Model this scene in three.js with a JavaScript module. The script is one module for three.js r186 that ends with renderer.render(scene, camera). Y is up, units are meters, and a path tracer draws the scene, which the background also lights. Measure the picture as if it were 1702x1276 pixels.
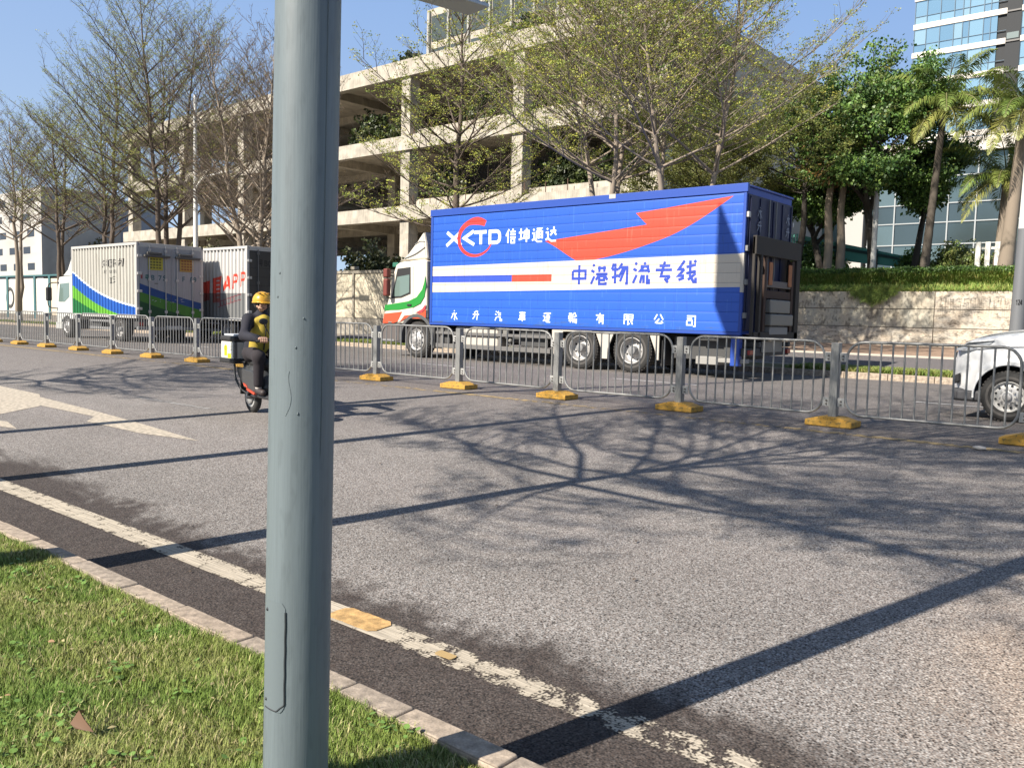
import * as THREE from 'three';
import { mergeGeometries } from 'three/addons/utils/BufferGeometryUtils.js';
import { RoundedBoxGeometry } from 'three/addons/geometries/RoundedBoxGeometry.js';
import { MarchingCubes } from 'three/addons/objects/MarchingCubes.js';
import { createNoise2D, createNoise3D } from 'simplex-noise';

// ------------------------------------------------------------------ camera, sky, sun, exposure
const clamp = THREE.MathUtils.clamp, lerp = THREE.MathUtils.lerp, smooth = THREE.MathUtils.smoothstep;
const scene = new THREE.Scene();
const camera = new THREE.PerspectiveCamera(48.49, 1024 / 767, 0.1, 2500);
{
  const yaw = 0.69841, pitch = 0.07852, roll = 0.02454;
  const F = new THREE.Vector3(-Math.sin(yaw) * Math.cos(pitch), -Math.sin(pitch), -Math.cos(yaw) * Math.cos(pitch));
  const R0 = new THREE.Vector3(Math.cos(yaw), 0, -Math.sin(yaw)), U0 = new THREE.Vector3().crossVectors(R0, F);
  const R = R0.clone().multiplyScalar(Math.cos(roll)).addScaledVector(U0, Math.sin(roll));
  const U = U0.clone().multiplyScalar(Math.cos(roll)).addScaledVector(R0, -Math.sin(roll));
  camera.quaternion.setFromRotationMatrix(new THREE.Matrix4().makeBasis(R, U, F.clone().negate()));
  camera.position.set(0, 1.257, 0);
}
const SUN_AZ = 0.243, SUN_EL = THREE.MathUtils.degToRad(38);          // shadows run +x by SUN_AZ per metre of -z
const toSun = new THREE.Vector3(-SUN_AZ, 0, 1).normalize().multiplyScalar(Math.cos(SUN_EL)).setY(Math.sin(SUN_EL));
const sun = new THREE.DirectionalLight(new THREE.Color(1.0, 0.925, 0.815), 4.8);
sun.name = 'sun';
sun.position.copy(toSun).multiplyScalar(80).add(new THREE.Vector3(-18, 0, -14));
sun.target.position.set(-18, 0, -14);
sun.castShadow = true; sun.shadow.mapSize.set(4096, 4096); sun.shadow.radius = 1;
Object.assign(sun.shadow.camera, { left: -70, right: 70, top: 60, bottom: -60, near: 1, far: 260 });
scene.add(sun, sun.target);
{
  const W = 256, H = 128, d = new Float32Array(W * H * 4), dir = new THREE.Vector3();
  for (let y = 0; y < H; y++) for (let x = 0; x < W; x++) {
    const el = ((y + 0.5) / H - 0.5) * Math.PI, az = ((x + 0.5) / W - 0.5) * 2 * Math.PI, o = (y * W + x) * 4;
    dir.set(Math.cos(az) * Math.cos(el), Math.sin(el), Math.sin(az) * Math.cos(el));
    const up = Math.max(0, dir.y), c = dir.dot(toSun);
    const h = Math.exp(-up * 3.0), dim = lerp(1, 0.42, smooth(up, 0.3, 0.95)), g = 0.10 * Math.pow(Math.max(0, c), 6) + 0.25 * Math.pow(Math.max(0, c), 40), w = 0.10 * Math.pow(0.5 + 0.5 * c, 2);
    const below = (dir.y < 0 ? Math.max(0.3, 1 + dir.y * 4) : 1) * dim * 0.80;
    d[o] = (0.070 + 0.305 * h + g + w) * below; d[o + 1] = (0.19 + 0.295 * h + g * 0.95 + w * 0.75) * below; d[o + 2] = (0.49 + 0.11 * h + g * 0.8) * below; d[o + 3] = 1;
  }
  const t = new THREE.DataTexture(d, W, H, THREE.RGBAFormat, THREE.FloatType);
  t.mapping = THREE.EquirectangularReflectionMapping; t.magFilter = t.minFilter = THREE.LinearFilter; t.wrapS = THREE.RepeatWrapping; t.needsUpdate = true;
  scene.background = t; scene.environment = t;
}
const renderer = new THREE.WebGLRenderer({ antialias: true });
renderer.toneMapping = THREE.LinearToneMapping;
renderer.toneMappingExposure = 1.95;
renderer.shadowMap.enabled = true;
renderer.setSize(1024, 767);

// ------------------------------------------------------------------ helpers
function rngOf(seed) { let s = seed >>> 0; return () => { s = (s + 0x6d2b79f5) | 0; let t = Math.imul(s ^ (s >>> 15), 1 | s); t = (t + Math.imul(t ^ (t >>> 7), 61 | t)) ^ t; return ((t ^ (t >>> 14)) >>> 0) / 4294967296; }; }
const N2 = createNoise2D(rngOf(11)), N3 = createNoise3D(rngOf(12));
const fbm = (x, y, o = 4) => { let a = 0.5, s = 0, f = 1; for (let i = 0; i < o; i++) { s += a * N2(x * f, y * f); a *= 0.5; f *= 2.03; } return s; };
const V = (x, y, z) => new THREE.Vector3(x, y, z);
const taken = new Map();
function numbered(n) { const k = taken.get(n) ?? 0; taken.set(n, k + 1); return k ? `${n}_${String(k).padStart(3, '0')}` : n; }
function shadowed(o) { o.traverse((m) => { if (m.isMesh) { m.castShadow = true; m.receiveShadow = true; } }); return o; }
function thing(name, label, category, [x, y, z] = [0, 0, 0], turn = 0, group) {
  const o = new THREE.Group(); o.name = numbered(name); o.position.set(x, y, z); o.rotation.y = turn;
  o.userData = { label, category }; if (group) o.userData.group = group;
  scene.add(o); return o;
}
function part(parent, name, geo, mat, label) {
  const m = new THREE.Mesh(Array.isArray(geo) ? merge(geo) : geo, mat); m.name = name; if (label) m.userData.label = label;
  m.castShadow = m.receiveShadow = true; parent.add(m); return m;
}
function single(name, label, category, geo, mat, group) { const m = part(scene, numbered(name), geo, mat); m.userData = { label, category }; if (group) m.userData.group = group; return m; }
function struct(name, geo, mat) { const m = part(scene, numbered(name), geo, mat); m.userData = { kind: 'structure' }; return m; }
function structGroup(name) { const g = new THREE.Group(); g.name = numbered(name); g.userData = { kind: 'structure' }; scene.add(g); return g; }
function copyOf(root, label, [x, y, z], turn = 0) { const c = root.clone(); c.name = numbered(root.name.replace(/_\d+$/, '')); c.userData = { ...root.userData, label }; c.position.set(x, y, z); c.rotation.y = turn; scene.add(c); return c; }
function merge(list) {
  const gs = list.map((g) => { const n = g.index ? g.toNonIndexed() : g; for (const k of Object.keys(n.attributes)) if (!['position', 'normal', 'uv', 'color'].includes(k)) n.deleteAttribute(k); n.morphAttributes = {}; return n; });
  const hasColor = gs.every((g) => g.attributes.color);
  for (const g of gs) { if (!g.attributes.uv) g.setAttribute('uv', new THREE.BufferAttribute(new Float32Array(g.attributes.position.count * 2), 2)); if (!hasColor) g.deleteAttribute('color'); }
  return mergeGeometries(gs, false);
}
// box between two corners
function bx(x0, x1, y0, y1, z0, z1) { return new THREE.BoxGeometry(x1 - x0, y1 - y0, z1 - z0).translate((x0 + x1) / 2, (y0 + y1) / 2, (z0 + z1) / 2); }
function rb(x0, x1, y0, y1, z0, z1, r = 0.02, s = 2) { return new RoundedBoxGeometry(x1 - x0, y1 - y0, z1 - z0, s, Math.min(r, (x1 - x0) / 2.01, (y1 - y0) / 2.01, (z1 - z0) / 2.01)).translate((x0 + x1) / 2, (y0 + y1) / 2, (z0 + z1) / 2); }
function cyl(p, q, r0, r1, seg = 12, open = false) {
  const a = V(...p), b = V(...q), d = b.clone().sub(a), g = new THREE.CylinderGeometry(r1, r0, d.length(), seg, 1, open);
  g.applyQuaternion(new THREE.Quaternion().setFromUnitVectors(V(0, 1, 0), d.clone().normalize())); const m = a.add(b).multiplyScalar(0.5); return g.translate(m.x, m.y, m.z);
}
function pipe(pts, r, seg = 24, rad = 8, closed = false) { return new THREE.TubeGeometry(new THREE.CatmullRomCurve3(pts.map((p) => V(...p)), closed, 'centripetal'), seg, r, rad, closed); }
// polygon in x,y extruded along z from z0 to z1
function slab(pts, z0, z1, bevel = 0, holes = []) {
  const s = new THREE.Shape(pts.map((p) => new THREE.Vector2(...p)));
  for (const h of holes) s.holes.push(new THREE.Path(h.map((p) => new THREE.Vector2(...p))));
  const d = z1 - z0 - 2 * bevel, g = new THREE.ExtrudeGeometry(s, { depth: d, bevelEnabled: bevel > 0, bevelThickness: bevel, bevelSize: bevel, bevelOffset: -bevel, bevelSegments: 2, curveSegments: 12 });
  return g.translate(0, 0, z0 + bevel);
}
function quad(a, b, c, d, nu = 1, nv = 1) { // a,b,c,d corners (a->b is u, a->d is v)
  const g = new THREE.PlaneGeometry(1, 1, nu, nv), p = g.attributes.position, A = V(...a), B = V(...b), C = V(...c), D = V(...d), t = V(), t2 = V();
  for (let i = 0; i < p.count; i++) { const u = p.getX(i) + 0.5, v = p.getY(i) + 0.5; t.copy(A).lerp(B, u); t2.copy(D).lerp(C, u); t.lerp(t2, v); p.setXYZ(i, t.x, t.y, t.z); }
  g.computeVertexNormals(); return g;
}
const lin = (r, g, b) => new THREE.Color().setRGB(r, g, b);
function std(color, roughness = 0.8, o = {}) { return new THREE.MeshStandardMaterial({ color: Array.isArray(color) ? lin(...color) : new THREE.Color(color), roughness, ...o }); }
function canvas(w, h, draw, o = {}) {
  const c = document.createElement('canvas'); c.width = w; c.height = h; draw(c.getContext('2d'), w, h);
  const t = new THREE.CanvasTexture(c); t.colorSpace = o.linear ? THREE.NoColorSpace : THREE.SRGBColorSpace; t.wrapS = t.wrapT = o.clamp ? THREE.ClampToEdgeWrapping : THREE.RepeatWrapping; t.anisotropy = 8; return t;
}
function dataTex(w, h, fn, o = {}) {           // fn(x, y) -> [r,g,b] 0..1
  const d = new Uint8Array(w * h * 4);
  for (let y = 0; y < h; y++) for (let x = 0; x < w; x++) { const c = fn(x, y), i = (y * w + x) * 4; d[i] = clamp(c[0], 0, 1) * 255; d[i + 1] = clamp(c[1], 0, 1) * 255; d[i + 2] = clamp(c[2], 0, 1) * 255; d[i + 3] = (c[3] ?? 1) * 255; }
  const t = new THREE.DataTexture(d, w, h); t.colorSpace = o.linear ? THREE.NoColorSpace : THREE.SRGBColorSpace; t.wrapS = t.wrapT = THREE.RepeatWrapping; t.magFilter = THREE.LinearFilter; t.minFilter = THREE.LinearMipmapLinearFilter; t.needsUpdate = true; return t;
}
// world-size box mapping of uv: metres, by the dominant normal axis
function uvBox(g, k = 1) {
  const n = g.index ? g.toNonIndexed() : g, p = n.attributes.position, m = n.attributes.normal, uv = new Float32Array(p.count * 2);
  for (let i = 0; i < p.count; i++) {
    const ax = Math.abs(m.getX(i)), ay = Math.abs(m.getY(i)), az = Math.abs(m.getZ(i)); let u, v;
    if (ay >= ax && ay >= az) { u = p.getX(i); v = p.getZ(i); } else if (ax >= az) { u = p.getZ(i); v = p.getY(i); } else { u = p.getX(i); v = p.getY(i); }
    uv[i * 2] = u * k; uv[i * 2 + 1] = v * k;
  }
  n.setAttribute('uv', new THREE.BufferAttribute(uv, 2)); return n;
}
// low-poly tubes collected into one geometry
class Tubes {
  constructor() { this.p = []; this.n = []; this.i = []; }
  add(pts, r0, r1, sides = 5) {
    const k = pts.length, base = this.p.length / 3, up = Math.abs(pts[k - 1].y - pts[0].y) > 0.9 * pts[k - 1].distanceTo(pts[0]) ? V(1, 0, 0) : V(0, 1, 0), t = V(), a = V(), b = V();
    for (let j = 0; j < k; j++) {
      t.copy(pts[Math.min(k - 1, j + 1)]).sub(pts[Math.max(0, j - 1)]).normalize(); a.crossVectors(t, up).normalize(); b.crossVectors(t, a);
      const r = Array.isArray(r0) ? r0[j] : lerp(r0, r1, j / (k - 1));
      for (let s = 0; s < sides; s++) { const an = (s / sides) * Math.PI * 2, c = Math.cos(an), d = Math.sin(an), nx = a.x * c + b.x * d, ny = a.y * c + b.y * d, nz = a.z * c + b.z * d; this.p.push(pts[j].x + nx * r, pts[j].y + ny * r, pts[j].z + nz * r); this.n.push(nx, ny, nz); }
    }
    for (let j = 0; j < k - 1; j++) for (let s = 0; s < sides; s++) { const A = base + j * sides + s, B = base + j * sides + ((s + 1) % sides), C = A + sides, D = B + sides; this.i.push(A, B, C, B, D, C); }
  }
  geo() { const g = new THREE.BufferGeometry(); g.setAttribute('position', new THREE.Float32BufferAttribute(this.p, 3)); g.setAttribute('normal', new THREE.Float32BufferAttribute(this.n, 3)); g.setIndex(this.i); return g; }
}

// Chinese characters as strokes on a ten by ten grid (a = 10); each pair of digits is a point
const GLYPH = {
  '中': '1393971713 505a', '信': '3005 232a 6071 4292 4494 4696 57878a5a57', '坤': '0343 2028 0847 5292975752 5494 707a', '通': '1122 042428 0928285a9a 418163 48439398 4595 4797 6368', '达': '1122 042428 0928285a9a 4393 707346 7396',
  '物': '1003 0343 202a 0746 6043 52929a8a 7247 8259', '流': '1021 0324 0a26 6071 4292 624494 8295 564a 666a 868a9a98', '专': '2282 0494 503787 8769 587a', '线': '300434 340737 0938 4392 4695 60678a9a98 9659 8091',
  '永': '4051 3353 535a49 143409 8355 559a', '升': '6022 0494 323609 706a', '汽': '1021 0324 0a26 5032 4282 4484 3676 767a9a98', '車': '1191 2383872723 2585 0898 505a', '運': '1122 042428 0928285a9a 32319192 4282 4484864644 4585 3888 6169',
  '輸': '0141 0343460603 0848 212a 7043 7094 5484 56767a 565a 5878 8689 969a8a', '有': '0292 5017 4a44848a7a 4686 4888', '限': '0a0131233506 419195 4393 4595 414a4a69 659a 9678', '公': '3005 6095 4518 5428 28 2888 7698', '港': '1021 0324 0a26 4292 5154 8184 35a5 5538 85a8 5686885856 565a9a99', '司': '1191919a7a 1363 1565691915',
  '粤': '2181862621 5156 2483 0797 4779 797a5a', '深': '1021 0324 0a26 324292 5244 7284 4696 5059 5638 6698', '圳': '0343 2028 0747 505559 7179 909a', '国': '010a9a9101 3373 3575 3878 5358', '际': '0a0131233506 4292 3595 656a5a 5548 7598', '技': '1013 0343 232a 0647 4393 7073 5585 5539 7558 8559', '化': '3005 232a 504a4 8a9a', '红': '300434 340737 0938 4292 4a9a 727a', '色': '3012 2060 1494944919',
};
function glyph(c, ch, x, y, w, h, lw) {       // draws one character into the box x,y,w,h
  c.lineWidth = lw; c.lineCap = 'butt'; c.lineJoin = 'miter'; c.miterLimit = 3;
  for (const st of (GLYPH[ch] ?? '').split(' ')) {
    c.beginPath(); let n = 0;
    for (let i = 0; i + 1 < st.length; i += 2) { const px = x + (parseInt(st[i], 16) / 10) * w, py = y + (parseInt(st[i + 1], 16) / 10) * h; n++ ? c.lineTo(px, py) : c.moveTo(px, py); }
    c.stroke();
  }
}
// ------------------------------------------------------------------ ground, roads, kerbs
const rockTex = (() => {                      // asphalt aggregate: pale chips in a darker binder
  const n = 1024, r = rngOf(21), a = new Float32Array(n * n), b = new Float32Array(n * n);
  for (let i = 0; i < a.length; i++) a[i] = r();
  const at = (x, y) => a[((y + n) % n) * n + ((x + n) % n)];
  for (let y = 0; y < n; y++) for (let x = 0; x < n; x++) b[y * n + x] = (at(x, y) * 2 + at(x + 1, y) + at(x - 1, y) + at(x, y + 1) + at(x, y - 1) + 0.5 * (at(x + 1, y + 1) + at(x - 1, y - 1) + at(x + 1, y - 1) + at(x - 1, y + 1))) / 8;
  return dataTex(n, n, (x, y) => { const v = (b[y * n + x] - 0.5) * 4.6, w = 0.71 + v * 0.25 + (v > 0.75 ? 0.16 : 0) + (v < -0.6 ? -0.16 : 0); const t = at(x >> 1, y >> 1) * 0.05; return [w + t, w, w - t * 0.6]; });
})();
rockTex.repeat.set(1 / 3, 1 / 3);
const rockBump = dataTex(512, 512, (x, y) => { const i = (rockTex.image.data[(y * 1024 + x) * 4]) / 255; return [i, i, i]; }, { linear: true });
rockBump.repeat.set(1 / 1.5, 1 / 1.5);
const asphaltMat = std([1, 1, 1], 0.93, { map: rockTex, vertexColors: true, bumpMap: rockBump, bumpScale: 0.004 });
function sheet(xs, zs, y, color) {             // grid of vertices with colours; uv in metres
  const p = [], c = [], uv = [], nn = [], ix = [], w = xs.length;
  for (const z of zs) for (const x of xs) { p.push(x, typeof y === 'function' ? y(x, z) : y, z); const k = color(x, z); c.push(k[0], k[1], k[2]); uv.push(x, -z); nn.push(0, 1, 0); }
  for (let j = 0; j + 1 < zs.length; j++) for (let i = 0; i + 1 < w; i++) { const a = j * w + i; zs[1] > zs[0] ? ix.push(a, a + w, a + 1, a + 1, a + w, a + w + 1) : ix.push(a, a + 1, a + w, a + 1, a + w + 1, a + w); }
  const g = new THREE.BufferGeometry(); g.setAttribute('position', new THREE.Float32BufferAttribute(p, 3)); g.setAttribute('normal', new THREE.Float32BufferAttribute(nn, 3)); g.setAttribute('uv', new THREE.Float32BufferAttribute(uv, 2)); g.setAttribute('color', new THREE.Float32BufferAttribute(c, 3)); g.setIndex(ix);
  if (typeof y === 'function') g.computeVertexNormals(); return g;
}
const range = (a, b, step) => { const o = [], n = Math.max(1, Math.round(Math.abs(b - a) / step)); for (let i = 0; i <= n; i++) o.push(lerp(a, b, i / n)); return o; };
const RY = (z) => -0.334 + 0.0388 * (-1.7 - Math.max(z, -10.3));        // the near carriageway falls towards its kerb
const K = 2.05;                                // the texture's mean is about a half
const mixc = (a, b, t) => [lerp(a[0], b[0], t), lerp(a[1], b[1], t), lerp(a[2], b[2], t)];
function roadTone(x, z) {
  let c = [0.180, 0.175, 0.168];
  const worn = fbm(x * 0.35 + 5, z * 0.5, 4) * 0.22 + fbm(x * 1.7, z * 1.9 + 9, 3) * 0.10;
  c = c.map((v) => v * (1 + worn));
  const track = Math.exp(-Math.pow((z + 4.9) / 0.65, 2)) + Math.exp(-Math.pow((z + 7.5) / 0.75, 2));
  c = mixc(c, [0.212, 0.203, 0.197], 0.4 * track);
  const far = smooth(-z, 5.5, 10); c = mixc(c, [0.155, 0.147, 0.142], far * 0.7);
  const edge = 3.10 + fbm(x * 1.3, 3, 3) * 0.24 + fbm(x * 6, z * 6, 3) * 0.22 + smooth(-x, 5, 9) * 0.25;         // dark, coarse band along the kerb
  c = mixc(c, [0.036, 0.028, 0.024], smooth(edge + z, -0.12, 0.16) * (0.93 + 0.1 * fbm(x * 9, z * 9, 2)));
  const sand = Math.exp(-(Math.pow((x + 0.35) / 0.55, 2) + Math.pow((z + 4.5) / 1.1, 2)));      // dusty patch
  c = mixc(c, [0.27, 0.23, 0.19], clamp(sand * (1.1 + fbm(x * 3, z * 3, 3)), 0, 0.85));
  const grime = smooth(-z, 9.5, 10.3); c = mixc(c, [0.115, 0.103, 0.095], grime * (0.5 + 0.3 * fbm(x, z * 3, 3)));
  return c.map((v) => v * K);
}
struct('near_road', sheet([...range(-130, -16, 1.5), ...range(-15.8, -7, 0.2), ...range(-6.94, 1, 0.06), ...range(1.5, 60, 1.5)], [...range(-2.08, -3.7, 0.05), ...range(-3.9, -10.3, 0.2), -10.75, -11.2], (x, z) => (z < -10.5 ? 0 : RY(z)), roadTone), asphaltMat);
struct('far_road', sheet([...range(-140, -40, 2), ...range(-39.5, 6, 0.5), ...range(8, 60, 2)], range(-11.2, -20.66, 0.35), 0, (x, z) => {
  const w = 1 + fbm(x * 0.25, z * 0.6 + 40, 4) * 0.25 + fbm(x * 1.4, z * 1.4, 3) * 0.1, t = Math.exp(-Math.pow((z + 13) / 0.8, 2)) + Math.exp(-Math.pow((z + 15.6) / 0.8, 2));
  return [0.14 * w * (1 - 0.08 * t) * K, 0.134 * w * (1 - 0.08 * t) * K, 0.129 * w * (1 - 0.08 * t) * K];
}), asphaltMat);
const dirtMat = std([0.09, 0.085, 0.06], 1), noiseBump = dataTex(256, 256, (x, y) => { const v = 0.5 + 0.5 * fbm(x / 20, y / 20, 4); return [v, v, v]; }, { linear: true });
struct('ground', quad([-900, -0.6, 120], [900, -0.6, 120], [900, -0.6, -1300], [-900, -0.6, -1300], 4, 4), std([0.13, 0.13, 0.11], 1));

// near kerb: a stone every half metre
const kerbTex = dataTex(256, 256, (x, y) => { const v = 0.80 + 0.2 * fbm(x / 30, y / 30, 4) + 0.12 * fbm(x / 4, y / 4, 2); return [v, v * 0.985, v * 0.96]; });
const kerbMats = [0, 1, 2].map((i) => std([[0.52, 0.43, 0.35], [0.56, 0.47, 0.385], [0.48, 0.41, 0.345]][i], 0.9, { map: kerbTex, bumpMap: noiseBump, bumpScale: 0.003 }));
{
  const KT = RY(-2.1) + 0.107, kerb = structGroup('kerb'), r = rngOf(3), joints = [-5.66, -4.99, -4.38, -3.88, -3.29, -2.57, -2.24, -1.73];
  const xs = []; for (let x = -5.66; x > -20; x -= 0.6) xs.unshift(x); xs.push(...joints.slice(1)); for (let x = -1.1; x < 1; x += 0.5) xs.push(x);
  for (let i = 0; i + 1 < xs.length; i++) { const dy = (r() - 0.5) * 0.008, dz = (r() - 0.5) * 0.008; part(kerb, 'kerb_stone', uvBox(rb(xs[i] + 0.005, xs[i + 1] - 0.005, -0.5, KT + dy, -2.155 + dz, -2.04 + dz, 0.012, 2), 1.3), kerbMats[Math.floor(r() * 3)]); }
  const rest = []; for (let x = -20.3; x > -90; x -= 0.75) rest.push(rb(x - 0.745, x, -0.5, KT, -2.15, -2.05, 0.012, 1));
  for (let x = 1.2; x < 30; x += 0.75) rest.push(rb(x, x + 0.745, -0.5, KT, -2.15, -2.05, 0.012, 1));
  part(kerb, 'kerb_run', rest, kerbMats[0]).userData.kind = 'stuff';
}
// white edge line, worn; a patch of yellow on it
function wornLine(len, wid, seed, cover) {     // alpha map in metres, x along the line
  const w = 2048, h = 64, sx = len / w, sy = wid / h;
  return dataTex(w, h, (x, y) => {
    const X = x * sx, Y = y * sy, e = Math.min(y, h - 1 - y) / h, n = fbm(X * 6 + seed, Y * 6, 3) + 0.85 * fbm(X * 45, Y * 45 + seed, 2) * 0.9;
    const v = smooth(cover(X) + 0.22 * Math.min(1, e * 5) - 0.2 + n * 0.6, 0.36, 0.62); return [v, v, v];
  }, { linear: true });
}
const paintTex = dataTex(256, 256, (x, y) => { const v = 0.82 + 0.22 * fbm(x / 22, y / 22, 4) + 0.16 * fbm(x / 3, y / 3, 2); return [v, v * 0.98, v * 0.94]; });
function flat(x0, x1, z0, z1, y) { const a = (z0 > -11 ? RY(z0) : 0) + y, b = (z1 > -11 ? RY(z1) : 0) + y; return quad([x0, a, z0], [x1, a, z0], [x1, b, z1], [x0, b, z1]); }
{
  const paintC = [0.62, 0.565, 0.485], m1 = std(paintC, 0.85, { map: paintTex, transparent: true, alphaMap: wornLine(7.5, 0.17, 1, (X) => { const x = X - 8; return x < -4.4 ? 0.78 : x < -3.6 ? 0.70 : x < -3.0 ? 0.95 : x < -2.5 ? 0.62 : 0.49 + 0.08 * Math.sin(x * 5); }) }), m0 = std(paintC, 0.85, { map: paintTex, transparent: true, alphaMap: wornLine(9, 0.17, 5, () => 0.84) });
  const mk = (n, g, m) => { const o = struct(n, g, m); return o; };
  mk('edge_line', flat(-8, -0.5, -2.65, -2.82, 0.004), m1); mk('edge_line', flat(-17, -8, -2.65, -2.82, 0.004), m0);
  mk('edge_line', flat(-110, -17, -2.65, -2.81, 0.004), std([0.42, 0.4, 0.36], 0.85));
  const blob = (seed, sx, sz) => slab(Array.from({ length: 26 }, (_, i) => { const a = (i / 26) * 6.2832, c = Math.cos(a), s = Math.sin(a), q = Math.max(Math.abs(c) / sx, Math.abs(s) / sz), n = 1 + 0.06 * N2(i * 0.8, seed); return [(c / q) * n, (s / q) * n]; }), 0, 0.003).rotateX(-Math.PI / 2);
  struct('yellow_paint_patch', blob(1, 0.18, 0.075).rotateX(0.0388).translate(-3.27, RY(-2.745) + 0.0065, -2.745), std([0.66, 0.43, 0.19], 0.85, { map: paintTex }));
  struct('yellow_paint_patch', blob(2, 0.055, 0.024).rotateX(0.0388).translate(-2.64, RY(-2.72) + 0.006, -2.72), std([0.36, 0.25, 0.11], 0.9));
  const yl = std([0.33, 0.24, 0.115], 0.9, { alphaMap: wornLine(26, 0.13, 7, (X) => 0.43 + 0.12 * Math.sin(X * 0.9)), alphaTest: 0.5 });
  struct('yellow_centre_line', flat(-25, 1, -9.98, -10.14, 0.004), yl);
  struct('yellow_centre_line', flat(-110, -25, -9.98, -10.14, 0.004), std([0.27, 0.2, 0.1], 0.9));
  // turn arrow on the left, worn white
  const am = std([0.66, 0.60, 0.52], 0.88, { map: paintTex });
  const poly = (pts, y) => { const s = new THREE.ShapeGeometry(new THREE.Shape(pts.map(([x, z]) => new THREE.Vector2(x, -z)))).rotateX(-Math.PI / 2), q = s.attributes.position; for (let i = 0; i < q.count; i++) q.setY(i, RY(q.getZ(i)) + y); return s; };
  struct('road_arrow', merge([poly([[-20, -5.75], [-14.7, -5.6], [-14.2, -5.42], [-13.17, -5.02], [-12.7, -4.33], [-14.0, -4.2], [-14.8, -4.9], [-20, -5.0]], 0.004), poly([[-14.3, -5.46], [-12.0, -5.3], [-10.4, -5.16], [-8.71, -4.97], [-9.68, -4.8], [-11.13, -4.8], [-11.5, -5.06], [-13.3, -5.05]], 0.0045), poly([[-12.4, -4.05], [-11.58, -3.92], [-11.2, -4.0], [-11.9, -4.14]], 0.004)]), am);
  struct('lane_scratch', flat(-13.2, -10.8, -6.38, -6.49, 0.004), std([0.27, 0.26, 0.25], 0.9, { alphaMap: wornLine(2.2, 0.1, 4, () => 0.5), alphaTest: 0.5 }));
  struct('lane_line', merge(range(-100, 20, 6).slice(0, -1).map((x) => flat(x, x + 2, -15.2, -15.33, 0.004))), std([0.4, 0.39, 0.37], 0.85));
}
// near lawn
const lawnY = (x, z) => -0.235 + 0.03 * fbm(x * 0.9, z * 0.9, 3) + 0.02 * smooth(z, -2.0, -0.7);
struct('lawn_soil', sheet(range(-60, 12, 0.4), [-2.052, ...range(-1.95, 3, 0.15), ...range(3.5, 14, 1)], (x, z) => (z < -2.0 ? -0.24 : lawnY(x, z)), (x, z) => { const k = 0.5 + 0.5 * fbm(x * 1.5, z * 1.5, 3); return [lerp(0.05, 0.10, k), lerp(0.06, 0.085, k), lerp(0.022, 0.04, k)]; }), std([1, 1, 1], 1, { vertexColors: true }));
function bladeTuft(seed, n, hgt, spread, wide) {  // n bent blades, each two triangles and a tip
  const r = rngOf(seed), p = [], nn = [], ix = [];
  for (let i = 0; i < n; i++) {
    const a = r() * 6.283, d = Math.sqrt(r()) * spread, x = Math.cos(a) * d, z = Math.sin(a) * d, la = r() * 6.283, h = hgt * (0.45 + 0.75 * r()), ln = h * (0.25 + 0.9 * r()), w = wide * (0.7 + 0.6 * r()), sx = -Math.sin(la) * w, sz = Math.cos(la) * w, b = p.length / 3;
    const mx = x + Math.cos(la) * ln * 0.35, mz = z + Math.sin(la) * ln * 0.35, tx = x + Math.cos(la) * ln, tz = z + Math.sin(la) * ln;
    p.push(x - sx, 0, z - sz, x + sx, 0, z + sz, mx - sx * 0.8, h * 0.62, mz - sz * 0.8, mx + sx * 0.8, h * 0.62, mz + sz * 0.8, tx, h * 0.95, tz);
    for (let k = 0; k < 5; k++) nn.push(-Math.cos(la) * 0.5, 0.86, -Math.sin(la) * 0.5);
    (sx * (mz - z) - sz * (mx - x)) * 0 + (sz * Math.cos(la) - sx * Math.sin(la)) * h < 0 ? ix.push(b, b + 2, b + 1, b + 1, b + 2, b + 3, b + 2, b + 4, b + 3) : ix.push(b, b + 1, b + 2, b + 1, b + 3, b + 2, b + 2, b + 3, b + 4);
  }
  const g = new THREE.BufferGeometry(); g.setAttribute('position', new THREE.Float32BufferAttribute(p, 3)); g.setAttribute('normal', new THREE.Float32BufferAttribute(nn, 3)); g.setIndex(ix); return g;
}
const leafy = (c, o = {}) => new THREE.MeshPhysicalMaterial({ color: lin(...c), roughness: 0.75, transmission: 0, side: THREE.DoubleSide, ...o });
function scatter(geo, mat, spots, parent, name) { // spots: {x,y,z,ry,s,sy?,c,q?}
  const m = new THREE.InstancedMesh(geo, mat, spots.length), M = new THREE.Matrix4(), q = new THREE.Quaternion(), e = new THREE.Euler(), s = V(), c = new THREE.Color();
  spots.forEach((o, i) => { if (o.q) q.copy(o.q); else q.setFromEuler(e.set(o.rx ?? 0, o.ry, o.rz ?? 0)); M.compose(V(o.x, o.y, o.z), q, s.set(o.s, o.sy ?? o.s, o.s)); m.setMatrixAt(i, M); if (o.c) m.setColorAt(i, c.setRGB(...o.c)); });
  m.castShadow = m.receiveShadow = true; if (name) m.name = name; if (parent) parent.add(m); return m;
}
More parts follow.
